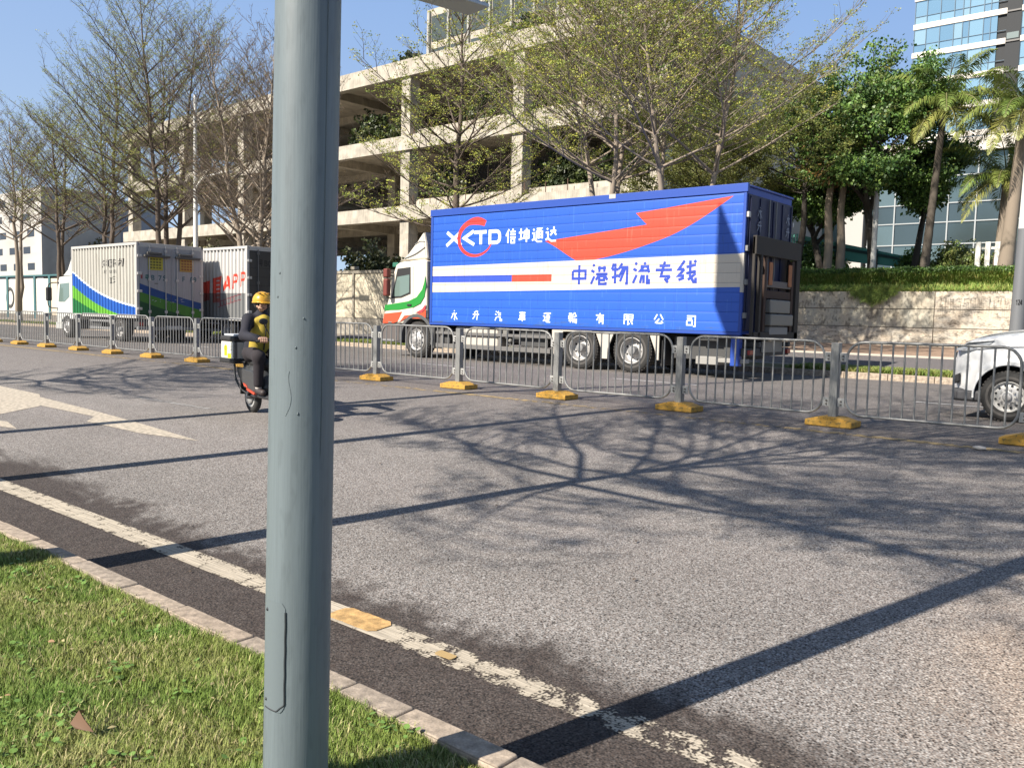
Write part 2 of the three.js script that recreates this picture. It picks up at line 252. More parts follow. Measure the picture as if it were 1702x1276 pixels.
{
  const r = rngOf(31), spots = [], tuft = bladeTuft(5, 20, 0.033, 0.034, 0.0011);
  const tone = (x, z) => {
    const k = clamp(0.5 + 0.75 * fbm(x * 1.15 + 3, z * 1.3 + 8, 3) + smooth(z, -1.4, -0.5) * 0.12, 0, 1), j = 0.75 + 0.5 * r();
    const green = [0.12, 0.21, 0.03], olive = [0.19, 0.245, 0.045], straw = [0.29, 0.285, 0.10];
    let c = k < 0.6 ? mixc(green, olive, k / 0.6) : mixc(olive, straw, (k - 0.6) * 1.5); if (r() < 0.08 + 0.18 * k) c = mixc(c, straw, 0.75); return c.map((v) => v * j);
  };
  const put = (x0, x1, z0, z1, n, sc) => { for (let i = 0; i < n; i++) { const x = lerp(x0, x1, r()), z = lerp(z0, z1, r()); if (Math.hypot(x + 2.05, z + 1.485) < 0.097) continue; const s = sc * (0.65 + 0.7 * r()) * (1 + 0.35 * fbm(x * 2.5, z * 2.5, 2)); spots.push({ x, y: lawnY(x, z) - 0.006, z, ry: r() * 6.283, s, sy: s * (0.7 + 0.5 * r()), c: tone(x, z) }); } };
  put(-8, -1.1, -2.025, -0.6, 46000, 1.0); put(-14, -8, -2.04, 0.5, 9000, 1.2); put(-1.1, 4, -2.04, 1.5, 4000, 1.1); put(-7, -1.1, -0.6, 1.5, 7000, 1.1); put(-7, -1.1, -2.045, -1.98, 1500, 0.9);
  for (let i = 0; i < 260; i++) { const a = r() * 6.283, d = 0.1 + 0.09 * r() * r(), x = -2.05 + Math.cos(a) * d, z = -1.485 + Math.sin(a) * d; spots.push({ x, y: lawnY(x, z), z, ry: r() * 6.28, s: 1.6, sy: 1.8 + 1.6 * r(), c: [0.13, 0.19, 0.04] }); }
  const g = scatter(tuft, leafy([1, 1, 1], { roughness: 0.62 }), spots, scene, 'grass'); g.userData = { kind: 'stuff', label: 'short green and straw coloured lawn grass behind the near kerb', category: 'grass' };
  { // longer bent stalks lying over the turf, and small round weed leaves
    const lying = bladeTuft(15, 8, 0.024, 0.05, 0.0009), q = lying.attributes.position; for (let i = 0; i < q.count; i++) { q.setX(i, q.getX(i) * 1.35); q.setZ(i, q.getZ(i) * 1.35); }
    const sp = [], wd = [], disc = new THREE.CircleGeometry(0.012, 7).rotateX(-Math.PI / 2 + 0.3);
    for (let i = 0; i < 6500; i++) { const x = lerp(-8, -1.1, r()), z = lerp(-2.0, -0.6, r()), k = fbm(x * 1.15 + 3, z * 1.3 + 8, 3); if (r() > 0.55 + k) continue; const j = 0.7 + 0.6 * r(); sp.push({ x, y: lawnY(x, z) + 0.012, z, ry: r() * 6.283, s: 0.8 + 0.9 * r(), c: r() < 0.75 ? [0.38 * j, 0.33 * j, 0.16 * j] : [0.22 * j, 0.24 * j, 0.07 * j] }); }
    for (let i = 0; i < 600; i++) { const cx = lerp(-7, -1.1, r()), cz = lerp(-2.0, -0.7, r()); if (fbm(cx * 1.7, cz * 1.7 + 30, 2) < 0.05) continue; for (let k = 0; k < 4; k++) { const x = cx + (r() - 0.5) * 0.08, z = cz + (r() - 0.5) * 0.08; wd.push({ x, y: lawnY(x, z) + 0.016 + 0.02 * r(), z, ry: r() * 6.28, rx: (r() - 0.5) * 0.6, s: 0.5 + 0.7 * r(), c: [0.13, 0.23, 0.045] }); } }
    scatter(lying, leafy([1, 1, 1], { roughness: 0.6 }), sp, scene, 'dry_grass').userData = { kind: 'stuff', label: 'dry straw coloured stalks lying over the near lawn', category: 'grass' };
    scatter(disc, leafy([1, 1, 1], { roughness: 0.6 }), wd, scene, 'lawn_weeds').userData = { kind: 'stuff', label: 'small round leaved weeds in the near lawn', category: 'weeds' };
  }
  // fallen leaves
  const lg = (() => { const s = new THREE.Shape([[0, -0.05], [0.018, -0.02], [0.022, 0.01], [0.012, 0.035], [0, 0.055], [-0.012, 0.035], [-0.022, 0.01], [-0.018, -0.02]].map((p) => new THREE.Vector2(...p))); const q = new THREE.ShapeGeometry(s).rotateX(-Math.PI / 2), p = q.attributes.position; for (let i = 0; i < p.count; i++) p.setY(i, 0.9 * Math.abs(p.getX(i)) + 3 * p.getZ(i) * p.getZ(i)); q.computeVertexNormals(); return q; })();
  const ls = []; for (let i = 0; i < 150; i++) { const x = lerp(-6.2, -1.3, r()), z = lerp(-2.0, -0.75, r()); ls.push({ x, y: lawnY(x, z) + 0.035, z, rx: (r() - 0.5) * 0.7, ry: r() * 6.28, rz: (r() - 0.5) * 0.7, s: 0.15 + 0.3 * r() * r(), c: r() < 0.6 ? [0.36, 0.30, 0.15] : r() < 0.4 ? [0.2, 0.26, 0.07] : [0.26, 0.15, 0.08] }); }
  for (let i = 0; i < 26; i++) ls.push((() => { const z = lerp(-9, -2.3, r()); return { x: lerp(-10, -0.6, r()), y: RY(z) + 0.008, z, ry: r() * 6.28, s: 0.25 + 0.3 * r(), c: [0.1, 0.07, 0.045] }; })());
  const L = scatter(lg, leafy([1, 1, 1]), ls, scene, 'fallen_leaves'); L.userData = { kind: 'stuff', label: 'small dry leaves scattered on the near lawn and road', category: 'leaves' };
  const big = single('dry_leaf', 'large curled brown dry leaf lying in the lawn grass', 'leaf', lg.clone().scale(1.2, 4.5, 1.1).rotateX(0.5).rotateZ(1.0).rotateY(0.9).translate(-2.9, -0.18, -1.28), leafy([0.12, 0.065, 0.035]));
}
{ const g = new THREE.IcosahedronGeometry(0.036, 2), p = g.attributes.position; for (let i = 0; i < p.count; i++) { const k = 1 + 0.25 * N3(p.getX(i) * 30, p.getY(i) * 30, p.getZ(i) * 30); p.setXYZ(i, p.getX(i) * k * 1.7, p.getY(i) * k * 0.55, p.getZ(i) * k); } g.computeVertexNormals(); single('stone', 'small pale stone lying on the road before the rightmost fence panel', 'stone', g.translate(-1.93, 0.012, -9.94), std([0.5, 0.46, 0.42], 0.9)); }

// far side: kerb, grass verge, path, pavement, bank
struct('far_kerb', uvBox(merge(range(-110, 40, 1).slice(0, -1).map((x) => rb(x + 0.005, x + 0.995, -0.15, 0.15, -20.82, -20.66, 0.015, 1))), 1), kerbMats[1]);
struct('far_verge', quad([-110, 0.13, -20.82], [40, 0.13, -20.82], [40, 0.16, -22.5], [-110, 0.16, -22.5], 40, 1), std([0.1, 0.1, 0.045], 1));
struct('path_edge', bx(-110, 40, 0, 0.18, -22.62, -22.5), std([0.45, 0.42, 0.38], 0.9));
const slopeY = (z) => lerp(0.16, 0.6, clamp((-z - 22.62) / 7.4, 0, 1));
struct('path', sheet(range(-30, 40, 2), range(-22.62, -26.2, 0.9), (x, z) => slopeY(z), () => [0.16 * K * 0.8, 0.155 * K * 0.8, 0.16 * K * 0.8]), asphaltMat);
struct('pavement_edge', bx(-30, 40, 0.2, slopeY(-26.3) + 0.05, -26.35, -26.2), std([0.45, 0.40, 0.34], 0.9));
const paveTex = dataTex(256, 256, (x, y) => { const j = x % 64 < 2 || y % 32 < 2, v = (j ? 0.62 : 0.82) + 0.14 * fbm(x / 12, y / 12, 3) + 0.08 * N2((x >> 6) * 7.3, (y >> 5) * 9.1); return [v, v * 0.93, v * 0.86]; });
paveTex.repeat.set(1 / 1.2, 1 / 1.2);
struct('pavement', sheet(range(-30, 40, 2), range(-26.35, -30.2, 0.9), (x, z) => slopeY(z) + 0.03, () => [1, 1, 1]), std([0.46, 0.37, 0.31], 0.9, { map: paveTex, vertexColors: false }));
struct('left_pavement', flat(-110, -30, -22.62, -28.2, 0.17), std([0.40, 0.36, 0.32], 0.9, { map: paintTex }));
{
  const r = rngOf(41), spots = [], tuft = bladeTuft(6, 12, 0.10, 0.09, 0.006);
  const add = (x0, x1, n) => { for (let i = 0; i < n; i++) { const x = lerp(x0, x1, r()), z = lerp(-20.84, -22.48, r()), k = r(); spots.push({ x, y: 0.13, z, ry: r() * 6.28, s: 0.7 + 0.6 * r(), c: k < 0.6 ? [0.16, 0.24, 0.045] : [0.30, 0.29, 0.09] }); } };
  add(-8.5, -1, 6500); add(-30, -17, 5000); add(-75, -30, 6000);
  scatter(tuft, leafy([1, 1, 1]), spots, scene, 'verge_grass').userData = { kind: 'stuff', label: 'strip of green verge grass beyond the far kerb', category: 'grass' };
}
// ------------------------------------------------------------------ walls, buildings, poles
const concTex = dataTex(512, 512, (x, y) => {
  const s = 0.5 + 0.5 * fbm(x / 90, y / 90, 5), st = clamp(0.5 + 0.9 * fbm(x / 9, y / 160 + 3, 4), 0, 1), f = 0.07 * fbm(x / 3, y / 3, 2);
  const v = 0.62 + 0.26 * s + 0.10 * st + f; return [v, v * 0.985, v * 0.955];
});
const concBump = dataTex(256, 256, (x, y) => { const v = 0.5 + 0.35 * fbm(x / 40, y / 40, 4) + 0.2 * fbm(x / 5, y / 5, 2); return [v, v, v]; }, { linear: true });
const tiled = (t, k) => { const c = t.clone(); c.repeat.set(k, k); c.needsUpdate = true; return c; };
const concrete = std([0.66, 0.615, 0.545], 0.92, { map: tiled(concTex, 1 / 7), bumpMap: tiled(concBump, 1 / 3), bumpScale: 0.01 });
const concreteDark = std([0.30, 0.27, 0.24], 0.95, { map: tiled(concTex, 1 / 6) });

// stained retaining wall: three courses of cast panels with open joints, and a coping
{
  const tex = dataTex(1024, 512, (x, y) => {
    const n = fbm(x / 60, y / 42, 5), m = fbm(x / 14 + 40, y / 12, 4), drip = fbm(x / 7, y / 210, 3), top = smooth(y, 330, 512);
    let v = 0.86 - 0.20 * smooth(n + 0.4 * m, 0.0, 0.5) - 0.10 * smooth(m, 0.1, 0.5) - 0.26 * top * smooth(drip, -0.1, 0.5) + 0.05 * N2(x / 2, y / 2); const p = 0.03 * fbm(x / 80, y / 80 + 70, 2);
    return [v + p, v * 0.975, v * 0.93 - p];
  });
  tex.repeat.set(1 / 9, 1 / 2.2);
  const m = std([0.76, 0.71, 0.645], 0.95, { map: tex, bumpMap: tiled(concBump, 1 / 1.5), bumpScale: 0.02 }), pale = std([0.68, 0.66, 0.59], 0.95, { map: tiled(tex, 0.11), bumpMap: tiled(concBump, 1 / 1.5), bumpScale: 0.012 });
  const w = thing('retaining_wall', 'long stained concrete retaining wall below the grassy bank, behind the blue truck\'s rear', 'wall', [0, 0, -30]);
  const ys = [0.2, 1.22, 1.83, 2.42], r = rngOf(51);
  for (let k = 0; k < 3; k++) for (let x = -23; x < 36; x += 5.2) {
    const d = (r() - 0.5) * 0.02; part(w, 'wall_panel', uvBox(rb(x + 0.008, x + 5.192, ys[k] + 0.012, ys[k + 1] - 0.004, -0.42, d, 0.012, 1)), k > 0 && x < -10.5 && x > -17 ? pale : m);
  }
  part(w, 'wall_backing', bx(-23, 36, 0.1, 2.41, -0.5, -0.05), concreteDark);
}
// precast boundary wall on the left: posts, boards and a cap rail
{
  const w = thing('boundary_wall', 'pale precast boundary wall with a cap rail, in front of the concrete frame building', 'wall', [0, 0, -28.4]);
  const tex = dataTex(512, 512, (x, y) => { const v = 0.84 + 0.12 * fbm(x / 70, y / 60, 4) + 0.06 * fbm(x / 8, y / 60, 3); return [v, v * 0.98, v * 0.93]; }); tex.repeat.set(0.2, 0.2);
  const bm = std([0.78, 0.73, 0.63], 0.9, { map: tex }), base = std([0.46, 0.44, 0.42], 0.95, { map: tex }), post = std([0.40, 0.38, 0.35], 0.85, { map: tex });
  for (let x = -69; x < -23.5; x += 4.3) {
    for (let k = 0; k < 5; k++) part(w, 'wall_board', uvBox(rb(x + 0.06, x + 4.24, 1.02 + k * 0.45, 1.462 + k * 0.45, -0.06, 0.0, 0.006, 1)), bm);
    part(w, 'base_board', uvBox(rb(x + 0.06, x + 4.24, 0.1, 1.0, -0.06, 0.012, 0.01, 1)), base);
    part(w, 'post', uvBox(rb(x - 0.07, x + 0.07, 0.1, 3.42, -0.14, 0.07, 0.015, 1)), post); part(w, 'post_cap', rb(x - 0.16, x + 0.16, 3.46, 3.62, -0.2, 0.12, 0.02, 1), post);
  }
  part(w, 'cap_rail', uvBox(rb(-69, -23.4, 3.27, 3.42, -0.1, 0.06, 0.01, 1)), post);
}
// site hoarding further left, white sheets between teal posts, with a round mark
{
  const h = thing('site_hoarding', 'white site hoarding with teal posts at the far left edge', 'fence', [0, 0, -28.4]), wm = std([0.58, 0.56, 0.50], 0.6), tm = std([0.05, 0.13, 0.14], 0.6), cream = std([0.60, 0.50, 0.38], 0.7);
  for (let x = -104, i = 0; x < -69.5; x += 2.9, i++) { part(h, 'sheet', rb(x + 0.2, x + 2.7, 0.5, 3.4, -0.04, 0, 0.01, 1), i > 10 ? cream : wm); part(h, 'post', rb(x - 0.18, x + 0.18, 0.1, 3.6, -0.1, 0.08, 0.02, 1), tm); part(h, 'plinth', bx(x + 0.2, x + 2.7, 0.1, 0.49, -0.08, 0.03), concreteDark); }
  part(h, 'ring_mark', new THREE.TorusGeometry(0.75, 0.14, 8, 40).scale(1, 1, 0.1).translate(-80.3, 1.85, 0.03), std([0.05, 0.05, 0.05], 0.7)); part(h, 'top_rail', bx(-104, -69.5, 3.6, 3.72, -0.1, 0.06), tm);
}
// bank above the retaining wall
struct('bank', sheet(range(-23, 40, 1.5), [-30.35, -30.8, -31.4, -32.2, -34, -38, -45, -60, -80], (x, z) => 2.43 + 0.55 * smooth(-z, 30.35, 31.9) + 0.04 * N2(x * 0.5, z), () => [1, 1, 1]), std([0.06, 0.065, 0.03], 1));

// unfinished concrete frame building
const BLD = { x0: -88, x1: -24.6, z0: -42, z1: -67, tops: [3.9, 8.95, 13.85, 19.1], cols: [-86.8, -76.6, -66.7, -56.1, -45.8, -35.4, -25.15], rows: [-42.55, -50.5, -58.5, -66.4] };
{
  const b = thing('concrete_frame_building', 'unfinished pale concrete frame building of open storeys behind the trees', 'building', [0, 0, 0]);
  const C = (...a) => uvBox(bx(...a)), barM = std([0.12, 0.07, 0.05], 0.9);
  for (const x of BLD.cols) BLD.rows.forEach((z, j) => part(b, 'column', C(x - 0.45, x + 0.45, 0, 17.95, z - 0.45, z + 0.45), concrete));
  BLD.tops.forEach((t, i) => {
    const d = i === 3 ? 1.15 : 1.0;
    part(b, 'edge_beam', C(BLD.x0, BLD.x1, t - d, t, BLD.z0 - 0.5, BLD.z0 + 0.1), concrete);
    part(b, 'edge_beam', C(BLD.x1 - 0.6, BLD.x1 + 0.05, t - d, t - 0.003, BLD.z1, BLD.z0 - 0.502), concrete);
    part(b, 'edge_beam', C(BLD.x0 - 0.05, BLD.x0 + 0.5, t - d, t - 0.003, BLD.z1, BLD.z0 - 0.502), concrete);
    part(b, 'floor_slab', C(BLD.x0 + 0.5, BLD.x1 - 0.6, t - 0.22, t - 0.02, BLD.z1, BLD.z0 - 0.502), concrete);
    for (const x of BLD.cols.slice(1, -1)) part(b, 'cross_beam', C(x - 0.3, x + 0.3, t - 0.85, t - 0.222, BLD.z1, BLD.z0 - 0.503), concrete);
    for (const z of BLD.rows.slice(1)) part(b, 'inner_beam', C(BLD.x0 + 0.5, BLD.x1 - 0.6, t - 0.8, t - 0.224, z - 0.25, z + 0.25), concrete);
    if (i > 0) part(b, 'parapet', C(-45.3, BLD.x1 + 0.03, t + 0.012, t + (i === 3 ? 0.35 : 0.5), BLD.z0 - 0.9, BLD.z0 - 0.7), concrete);
  });
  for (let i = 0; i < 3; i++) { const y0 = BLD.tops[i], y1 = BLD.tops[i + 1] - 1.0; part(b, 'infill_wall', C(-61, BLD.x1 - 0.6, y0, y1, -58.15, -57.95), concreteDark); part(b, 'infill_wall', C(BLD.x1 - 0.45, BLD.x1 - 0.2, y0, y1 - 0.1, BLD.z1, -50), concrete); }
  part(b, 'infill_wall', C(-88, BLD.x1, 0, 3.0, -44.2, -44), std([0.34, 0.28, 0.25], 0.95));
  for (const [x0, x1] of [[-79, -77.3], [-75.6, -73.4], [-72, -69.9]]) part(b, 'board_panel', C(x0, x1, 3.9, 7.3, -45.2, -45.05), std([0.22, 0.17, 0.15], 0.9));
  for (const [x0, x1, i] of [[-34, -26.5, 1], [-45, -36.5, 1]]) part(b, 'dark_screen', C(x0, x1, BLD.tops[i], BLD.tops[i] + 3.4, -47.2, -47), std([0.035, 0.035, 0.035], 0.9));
  const ph = part(b, 'penthouse', C(-52, -34, 19.1, 26, -62, -50), concrete);
  const pg = std([0.06, 0.075, 0.075], 0.2), fr = std([0.3, 0.3, 0.28], 0.7);
  for (let i = 0; i < 8; i++) { const x = -51.4 + i * 2.2; part(ph, 'window', bx(x, x + 1.75, 20.2, 22.8, -50.0, -49.95), pg); part(ph, 'window', bx(x, x + 1.75, 23.4, 25.4, -50.0, -49.95), pg); part(ph, 'mullion', bx(x - 0.32, x - 0.13, 19.4, 25.8, -50, -49.8), fr); }
  for (const t of [8.95, 13.85]) for (let x = -45; x < -26; x += 1.7) part(b, 'starter_bar', cyl([x, t, -42.2], [x, t + 0.75, -42.2], 0.03, 0.03, 6), barM);
}
// office tower far right with its podium
{
  const z = -130, glassV = [0, 1, 2, 3].map((i) => std([[0.36, 0.56, 0.68], [0.42, 0.64, 0.74], [0.30, 0.49, 0.62], [0.5, 0.7, 0.76]][i], 0.10, { metalness: 0.75 }));
  const white = std([0.66, 0.61, 0.55], 0.7), mull = std([0.07, 0.12, 0.17], 0.5), dark = std([0.02, 0.022, 0.025], 0.7), r = rngOf(61);
  const t = thing('glass_tower', 'tall blue glass office tower with white floor bands at the right edge', 'building', [0, 0, 0]);
  part(t, 'core', bx(-36.6, 14, 0, 75, z - 26, z - 0.25), dark);
  const F0 = 4.1, FH = 3.86, pane = new THREE.PlaneGeometry(1, 1), panesTo = 19;
  for (let f = 0; f * FH + F0 < 72; f++) {
    const y = F0 + f * FH; const br = part(t, 'floor_band', bx(-37.05, 14, y, y + 0.72, z - 0.3, z + 0.12), white);
    if (y + FH < 12 || y > 56) { part(t, 'glass_strip', bx(-36.9, 14, y + 0.73, y + FH - 0.01, z - 0.24, z - 0.1), glassV[0]); continue; }
    const ms = [bx(-36.95, 13.9, y + 1.72, y + 1.78, z - 0.1, z + 0.02)];
    for (let x = -36.9, i = 0; x < -17; i++) {
      const w = [1.55, 1.75, 1.75, 1.1, 0.8, 1.75, 0.85, 0.85][i % 8]; if (x < -25.4 && x + w > -25.4) { x = -23.7; continue; }
      for (const [a, c] of [[0.74, 1.71], [1.79, FH - 0.02]]) { const p = part(t, 'window_pane', pane, glassV[Math.floor(r() * 4)]); p.position.set(x + w / 2, y + (a + c) / 2, z - 0.08); p.scale.set(w - 0.08, c - a, 1); p.rotation.set((r() - 0.5) * 0.03, (r() - 0.5) * 0.03, 0); }
      ms.push(bx(x - 0.05, x + 0.03, y + 0.73, y + FH, z - 0.1, z + 0.03)); x += w;
    }
    part(t, 'mullions', ms, mull); part(t, 'recess_slab', bx(-25.4, -23.75, y + 0.1, y + 0.3, z - 0.15, z + 0.3), std([0.2, 0.19, 0.18], 0.8)); part(t, 'recess', bx(-25.42, -23.72, y - 0.002, y + FH - 0.002, z - 0.2, z + 0.135), dark);
    if (f % 2) part(t, 'recess_rail', bx(-25.3, -23.9, y + 0.5, y + 1.3, z + 0.14, z + 0.2), std([0.12, 0.16, 0.16], 0.4));
  }
  const p = thing('glass_podium', 'grey glazed podium block below the tower, behind the palms', 'building', [0, 0, 0]), zp = -60;
  const pgl = [0, 1, 2].map((i) => std([[0.15, 0.21, 0.22], [0.20, 0.27, 0.28], [0.11, 0.15, 0.165]][i], 0.1, { metalness: 0.65 })), grid = std([0.34, 0.36, 0.37], 0.6);
  part(p, 'block', bx(-19.3, 12, 2, 12.2, zp - 20, zp - 0.2), dark); part(p, 'roof_band', bx(-19.5, 12, 12.25, 13.1, zp - 20, zp + 0.5), white); part(p, 'base_band', bx(-19.4, 12, 2, 3.6, zp - 0.2, zp + 0.25), std([0.42, 0.42, 0.40], 0.8));
  const gm = [];
  for (let i = 0; i < 14; i++) for (let j = 0; j < 6; j++) { const q = part(p, 'window_pane', pane, j === 3 ? pgl[2] : pgl[Math.floor(r() * 3)]); const y0 = [3.65, 5.1, 6.6, 8.0, 9.2, 10.9][j], y1 = [5.05, 6.55, 7.95, 9.15, 10.85, 12.2][j]; q.position.set(-18.4 + i * 1.62, (y0 + y1) / 2, zp); q.scale.set(1.54, y1 - y0, 1); q.rotation.set((r() - 0.5) * 0.02, (r() - 0.5) * 0.03, 0); }
  for (let i = 0; i < 15; i++) gm.push(bx(-19.25 + i * 1.62, -19.17 + i * 1.62, 3.6, 12.24, zp - 0.1, zp + 0.1)); for (const y of [5.05, 6.55, 7.95, 9.15, 10.85]) gm.push(bx(-19.3, 12, y, y + 0.07, zp - 0.1, zp + 0.08)); part(p, 'mullions', gm, grid);
  part(p, 'side_pier', bx(-25.5, -19.55, 2, 10.2, zp - 12, zp + 0.2), std([0.42, 0.40, 0.38], 0.85)); 
  const gl = part(p, 'side_windows', [bx(-22.3, -20.8, 4.0, 5.8, zp + 0.2, zp + 0.24), bx(-22.3, -20.8, 6.6, 8.6, zp + 0.2, zp + 0.24)], pgl[0]);
}
// buildings far left
{
  const white = std([0.66, 0.65, 0.64], 0.85, { map: tiled(concTex, 0.05) }), grey = std([0.36, 0.37, 0.39], 0.85), win = std([0.03, 0.035, 0.045], 0.3), low = std([0.17, 0.175, 0.19], 0.85);
  const a = thing('white_office_block', 'white block with small dark windows behind the leftmost trees', 'building', [0, 0, 0]), za = -40;
  part(a, 'wall', bx(-150, -103.6, 4.6, 14.6, za - 9, za), white); part(a, 'ground_storey', bx(-150, -103.9, 0, 4.58, za - 9, za - 0.25), low);
  for (let j = 0; j < 5; j++) for (let i = 0; i < 9; i++) part(a, 'window', bx(-107.6 - i * 4.2 - (j % 2) * 1.2, -105.6 - i * 4.2 - (j % 2) * 1.2, 5.3 + j * 1.9, 6.1 + j * 1.9, za - 0.05, za + 0.02), win);
  for (let i = 0; i < 6; i++) part(a, 'shop_window', bx(-109 - i * 5, -105.5 - i * 5, 0.8, 3.8, za - 0.3, za - 0.22), win);
  const g = thing('grey_block', 'tall grey slab of a block beside the white one', 'building', [0, 0, 0]); part(g, 'wall', bx(-132, -113.4, 0, 15.4, -60, -46.5), grey); for (let j = 0; j < 5; j++) part(g, 'window', bx(-117.5, -114.8, 2 + j * 2.6, 3.2 + j * 2.6, -46.52, -46.45), win);
  const c = thing('cream_block', 'low building with a sunlit cream upper storey behind the left trees', 'building', [0, 0, 0]); part(c, 'upper_storey', bx(-158, -139, 9.1, 12.9, -75, -60), std([0.66, 0.55, 0.38], 0.8)); part(c, 'lower_storey', bx(-157.8, -139.2, 0, 9.08, -75, -60.2), grey); for (let i = 0; i < 4; i++) part(c, 'window', bx(-156 + i * 4, -154 + i * 4, 5, 6.6, -60.22, -60.15), win);
  const d = thing('low_grey_block', 'low grey block in shade right of the cream building', 'building', [0, 0, 0]); part(d, 'wall', bx(-138.5, -118, 0, 12.4, -80, -61), std([0.26, 0.25, 0.27], 0.85)); part(d, 'parapet', bx(-138.7, -117.8, 12.4, 12.9, -80, -60.8), grey); for (let i = 0; i < 5; i++) part(d, 'window', bx(-136.5 + i * 3.7, -134.5 + i * 3.7, 7.6, 9, -61.0, -60.95), win);
}
// ramp guard on the bank and the white gate
{
  const g = thing('ramp_guard', 'sloping teal ramp guard on the bank behind the dark trunks', 'guard rail', [0, 0, -36]), tm = std([0.10, 0.36, 0.30], 0.6), td = std([0.025, 0.07, 0.065], 0.7);
  const Y = (x) => lerp(5.0, 3.55, (x + 14.2) / 6.2);
  for (let x = -14.2; x < -8; x += 1.55) { const e = Math.min(x + 1.5, -8); part(g, 'guard_panel', slab([[x, Y(x) - 0.62 * Math.max(0.25, (-8 - x) / 6.2) - 0.25], [e, Y(e) - 0.62 * Math.max(0.2, (-8 - e) / 6.2) - 0.25], [e, Y(e)], [x, Y(x)]], -0.05, 0.05, 0.01), tm); part(g, 'guard_post', rb(x - 0.11, x + 0.02, 2.8, Y(x) + 0.06, 0.05, 0.2, 0.01, 1), td); }
  part(g, 'dark_rail', slab([[-14.3, Y(-14.3) - 0.34], [-8, Y(-8) - 0.12], [-8, Y(-8) - 0.02], [-14.3, Y(-14.3) - 0.2]], 0.06, 0.12), td);
  const pick = []; for (let x = -15.6; x < -14.2; x += 0.12) pick.push(bx(x, x + 0.07, 3.6, 5.1, -0.02, 0.02)); part(g, 'pickets', pick, tm);
  const wg = thing('white_gate', 'white slatted gate panel beside the thick palm trunk', 'gate', [0, 0, -33.4]), wm = std([0.7, 0.68, 0.63], 0.6);
  for (let i = 0; i < 5; i++) part(wg, 'slat', rb(-7.02 + i * 0.3, -6.86 + i * 0.3, 2.95, 4.25, -0.04, 0.04, 0.01, 1), wm); for (let i = 0; i < 4; i++) part(wg, 'slat', rb(-5.15 + i * 0.28, -5.03 + i * 0.28, 2.95, 4.2, -0.04, 0.04, 0.01, 1), wm); part(wg, 'rail', bx(-7.05, -4.1, 4.0, 4.08, -0.06, -0.041), wm);
}
// lamp poles
{
  const white = std([0.72, 0.70, 0.66], 0.45), grey = std([0.14, 0.145, 0.155], 0.5);
  const a = thing('street_lamp', 'pole at the right edge, white above and grey below, marked 124', 'street lamp', [-3.80, 0, -22.6]); a.rotation.z = -0.01;
  part(a, 'lower_pole', [cyl([0, 0.1, 0], [0, 3.55, 0], 0.165, 0.135, 24), cyl([0, 0.1, 0], [0, 0.16, 0], 0.26, 0.26, 20)], grey); part(a, 'upper_pole', cyl([0, 3.553, 0], [0, 11, 0], 0.133, 0.07, 24), white); const arm = part(a, 'lamp_arm', pipe([[0, 10.9, 0], [0, 11.3, 0.5], [0, 11.45, 2]], 0.045, 12, 8), white); part(arm, 'lamp_head', rb(-0.15, 0.15, 11.38, 11.5, 1.9, 2.7, 0.04), grey);
  const txt = canvas(256, 128, (c, w, h) => { c.clearRect(0, 0, w, h); c.fillStyle = '#0c0c0e'; c.font = 'bold 110px sans-serif'; c.textAlign = 'center'; c.fillText('124', w / 2, 100); }, { clamp: true });
  const tg = new THREE.CylinderGeometry(0.158, 0.159, 0.2, 16, 1, true, 0.167 - 0.6, 1.2).translate(0, 1.87, 0); part(a, 'number', tg, std([1, 1, 1], 0.6, { map: txt, transparent: true, alphaTest: 0.4 }));
  const b = thing('street_lamp', 'slim white lamp pole with a short arm between the left trees', 'street lamp', [-38.05, 0, -21.6]);
  part(b, 'pole', cyl([0, 0.1, 0], [0, 11.3, 0], 0.13, 0.075, 16), white); part(b, 'arm', pipe([[0, 6.9, 0], [0.6, 7.35, 0], [2.4, 7.5, 0]], 0.05, 12, 8), white); part(b, 'lamp_head', rb(2.2, 3.0, 7.42, 7.55, -0.14, 0.14, 0.04), white);
  const c = thing('street_lamp', 'thin grey post on the verge beside the pale trunk on the bank', 'post', [-10.15, 2.9, -32.4]); part(c, 'pole', cyl([0, 0, 0], [0, 3.4, 0], 0.1, 0.09, 12), std([0.45, 0.44, 0.42], 0.7)); part(c, 'band', cyl([0, 0.45, 0], [0, 0.6, 0], 0.108, 0.108, 12), std([0.3, 0.3, 0.3], 0.7));
}
